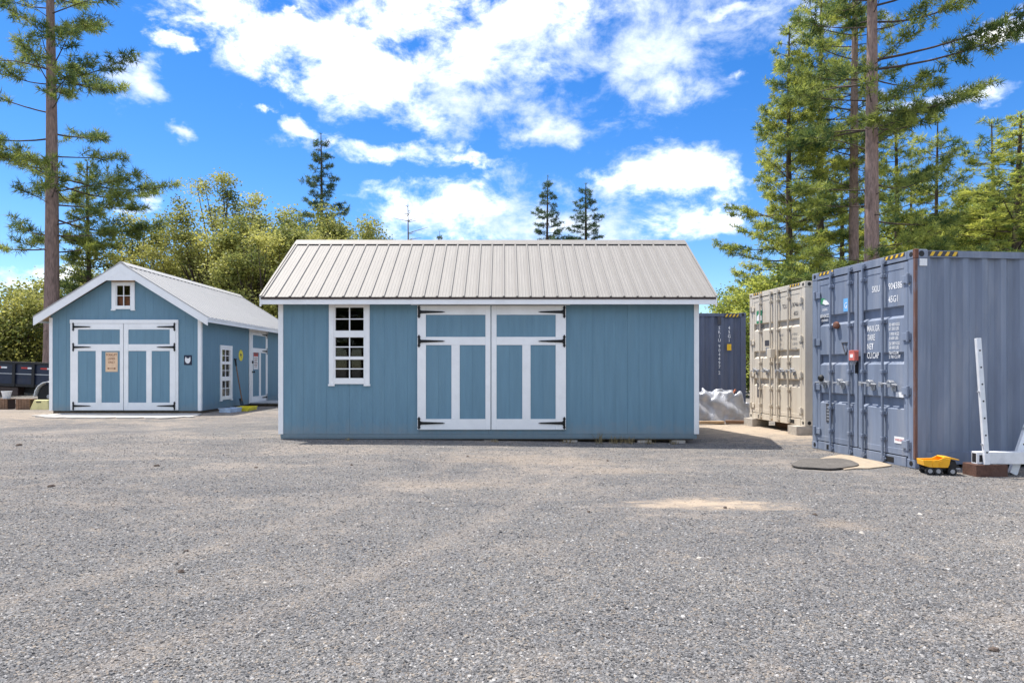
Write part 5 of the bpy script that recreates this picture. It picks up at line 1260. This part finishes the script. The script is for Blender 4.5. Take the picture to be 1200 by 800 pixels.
x, y = XY(-40, 29); copy_tree(bush1, 'leafy_shrub', x, y, 2.2, (1.1, 1.1, 1.15), 'leafy shrub beyond the front end of the dump trailer', 'leafy shrubs behind the yard')
x, y = XY(62, 34); copy_tree(bush1, 'leafy_shrub', x, y, 4.2, (1.2, 1.1, 1.2), 'leafy shrub behind the base of the tall left pine', 'leafy shrubs behind the yard')
# firs
fp = lambda q: (1 - q) ** .95 + .03
x, y = XY(375, 40); fir1 = pine('fir_tree', 'pointed dark fir rising above the leafy trees behind the sheds', x, y, 14.9, .17, 3.0, 3.1, 31, 34, 4.2, .7, 'fir', 'bark_dark', prof=fp, droop=.1, group=GF, dens=1.05, dead=0, nn=9, wd=.045, ln=.34, jit=.8)
x, y = XY(641, 55); copy_tree(fir1, 'fir_tree', x, y, 1.1, (1.1, 1.1, 1.13), 'distant fir over the middle of the long shed ridge', GF)
x, y = XY(688, 55); copy_tree(fir1, 'fir_tree', x, y, 3.4, (1.35, 1.35, 1.09), 'distant wider fir over the right half of the long shed ridge', GF)
x, y = XY(515, 70); copy_tree(fir1, 'fir_tree', x, y, 2.0, (.7, .7, 1.02), 'fir tip barely showing over the long shed ridge', GF)
x, y = XY(400, 46); copy_tree(fir1, 'fir_tree', x, y, .7, (.8, .8, .72), 'lower fir behind the leafy tree at the long shed roof end', GF)
def snag(px, Y, top):
    x, y = XY(px, Y); Hh = CAMZ + (CY - top) * Y / FPX; r = empty('dead_snag', (x, y, 0), 0, 'bare dead tree spike over the long shed ridge', 'tree'); T = Geo()
    T.tube([(0, 0, 0), (.05, 0, Hh * .6), (0, 0, Hh)], [.16, .09, .02], 8); add_obj('trunk', T.mesh('trunk', 'dead_wood'), r); B = Geo(); rr = np.random.default_rng(5)
    for i in range(14):
        h = Hh * rr.uniform(.72, .97); a = rr.uniform(0, 6.28); L = rr.uniform(.4, 1.5) * (1.2 - h / Hh) * 3; B.tube([(0, 0, h), (np.cos(a) * L, np.sin(a) * L, h + .25 * L)], [.03, .01], 4)
    add_obj('branches', B.mesh('branches', 'dead_wood'), r)
snag(478, 50, 236)
# right side pines
pr = lambda q: (1 - q) ** .6 * min(1, .6 + q * 1.5)
x, y = XY(926, 31); pR1 = pine('pine_tree', 'pointed pine with full crown behind the tan container', x, y, 17.0, .19, 3.6, 3.4, 41, 30, 4.6, 1.0, 'needles_bright', 'bark_dark', prof=lambda q: (1 - q) ** .75 * min(1, .8 + q), group=GP, dens=.9, nn=11, ln=.25)
x, y = XY(962, 35); pine('pine_tree', 'pine with dark trunk just behind the pointed pine', x, y, 22, .24, 7.0, 3.6, 42, 30, 4.6, 1.0, 'needles_bright', 'bark_dark', prof=pr, group=GP, dens=.85, nn=10, ln=.27)
x, y = XY(1001, 30); pine('pine_tree', 'tall pine with long bare trunk beside the thickest trunk', x, y, 24, .24, 8.4, 3.4, 43, 28, 4.4, 1.0, 'needles_bright', 'bark', prof=pr, group=GP, dens=.85, nn=11, azbias=(math.pi, .25), near=.4)
x, y = XY(1022, 25.5); pine('pine_tree', 'tallest pine with the thickest bare reddish trunk behind the blue container', x, y, 26, .29, 5.2, 5.4, 44, 28, 3.8, 1.25, 'needles', 'bark', prof=lambda q: (1 - q) ** .5 * min(1, .8 + q), group=GP, dens=.8, nn=14, ln=.27, wd=.028, azbias=(0, .35), lean=(-.004, 0), inner=.34, jit=1.6, near=.4)
x, y = XY(1050, 38); copy_tree(pR1, 'pine_tree', x, y, 2.0, (1.1, 1.1, .95), 'pine with thin trunk behind the blue container roof', GP)
x, y = XY(1192, 30); copy_tree(pR1, 'pine_tree', x, y, 4.1, (1.45, 1.45, .74), 'bushy pine above the far end of the blue container', GP)
x, y = XY(985, 46); copy_tree(pR1, 'pine_tree', x, y, 3.0, (1.4, 1.4, .85), 'pine in the rear row behind the two long trunks', GP)
GB = 'leafy shrubs behind the yard'
x, y = XY(1125, 39); b2 = broadleaf('oak_tree', 'bright yellow green leafy tree behind the blue container roof', x, y, 9.2, 3.4, .6, 51, 105, 350, 'bush', .14, GO, .75)
x, y = XY(1098, 35); pL = pine('pine_tree', 'loose feathery pine standing right beside the thickest trunk', x, y, 14.2, .15, 3.0, 3.5, 61, 22, 4.4, 1.2, 'needles_bright', 'bark_dark', prof=lambda q: (1 - q) ** .6 * min(1, .75 + q), group=GP, dens=.62, nn=12, wd=.03, ln=.28, inner=.25, jit=1.4)
x, y = XY(1166, 33); copy_tree(pL, 'pine_tree', x, y, 2.4, (1.1, 1.1, .93), 'loose feathery pine above the long side of the blue container', GP)
x, y = XY(1065, 42); copy_tree(pL, 'pine_tree', x, y, 4.4, (1.1, 1.1, .98), 'loose feathery pine in the rear row behind the thickest trunk', GP)
x, y = XY(1225, 36); copy_tree(pL, 'pine_tree', x, y, 5.5, (1.25, 1.25, 1.12), 'loose feathery pine beyond the bushy pine at the container end', GP)
x, y = XY(1195, 41); copy_tree(b2, 'oak_tree', x, y, 1.2, (1.15, 1.1, 1.32), 'bright leafy tree beyond the far end of the blue container', GO)
x, y = XY(1165, 47); copy_tree(b2, 'oak_tree', x, y, 3.3, (1.3, 1.2, 1.5), 'tallest bright leafy tree in the rear row behind the blue container', GO)
x, y = XY(1085, 45); copy_tree(b2, 'oak_tree', x, y, 5.6, (1.2, 1.2, 1.25), 'bright leafy tree in the rear row beside the thickest pine trunk', GO)
x, y = XY(1040, 40); copy_tree(b2, 'oak_tree', x, y, 2.6, (1.1, 1.1, .95), 'leafy tree behind the thickest pine trunk', GO)
x, y = XY(945, 39); copy_tree(b2, 'oak_tree', x, y, 3.9, (1.0, 1.1, .85), 'leafy tree behind the pointed pine', GO)
x, y = XY(868, 33); bush2 = broadleaf('leafy_shrub', 'leafy shrub over the corner of the navy container', x, y, 5.2, 2.3, .2, 22, 60, 320, 'bush', .12, GB, .7, .1, 'shrub')
x, y = XY(905, 30); copy_tree(bush2, 'leafy_shrub', x, y, 1.9, (1.1, 1.1, 1.1), 'leafy shrub between the navy and tan containers', GB)
x, y = XY(835, 38); copy_tree(bush2, 'leafy_shrub', x, y, 3.1, (1.0, 1.0, .85), 'leafy shrub beside the long shed roof end', GB)

# the tree line across the yard, behind the photographer (it shows in the window panes)
for i, (bx, by, sc, src, nm, lab) in enumerate(((-24, -20, 1.1, fir1, 'fir_tree', 'dark fir at the left end of the tree line across the yard'), (-15, -23, 1.2, oak3, 'oak_tree', 'dense leafy tree across the yard facing the left shed'),
        (-6.5, -21, 1.0, fir1, 'fir_tree', 'dark fir across the yard facing the long shed window'), (2, -24, 1.25, oak3, 'oak_tree', 'dense leafy tree across the yard facing the double doors'),
        (11, -21, 1.1, fir1, 'fir_tree', 'dark fir across the yard facing the containers'), (-9.5, -18, .9, fir1, 'fir_tree', 'dark fir across the yard beside the fir that faces the window'), (-12.5, -20, 1.0, fir1, 'fir_tree', 'dark fir across the yard between the pine and the leafy tree'), (-10.5, -27, .8, pR1, 'pine_tree', 'pine in the tree line across the yard'), (-33, -21, 1.25, oak3, 'oak_tree', 'dense leafy tree at the far corner across the yard'), (-28.5, -25, 1.0, fir1, 'fir_tree', 'dark fir near the far corner across the yard'))):
    copy_tree(src, nm, bx, by, i * 1.3, sc, lab, 'tree line across the yard')

# far-off wood that closes the horizon
def far_wood():
    r = np.random.default_rng(91); n = 420
    a = r.uniform(-1.35, 1.35, n); d = r.uniform(75, 110, n); C = np.stack([np.sin(a) * d, np.cos(a) * d, r.uniform(.3, 5.2, n)], 1)
    o = add_obj('far_wood', leaf_cloud('far_wood', C, np.full(n, 2.6), 130, r, .75, 'oak')); tag(o, 'far off wood closing the horizon', 'wood', kind='stuff')
far_wood()
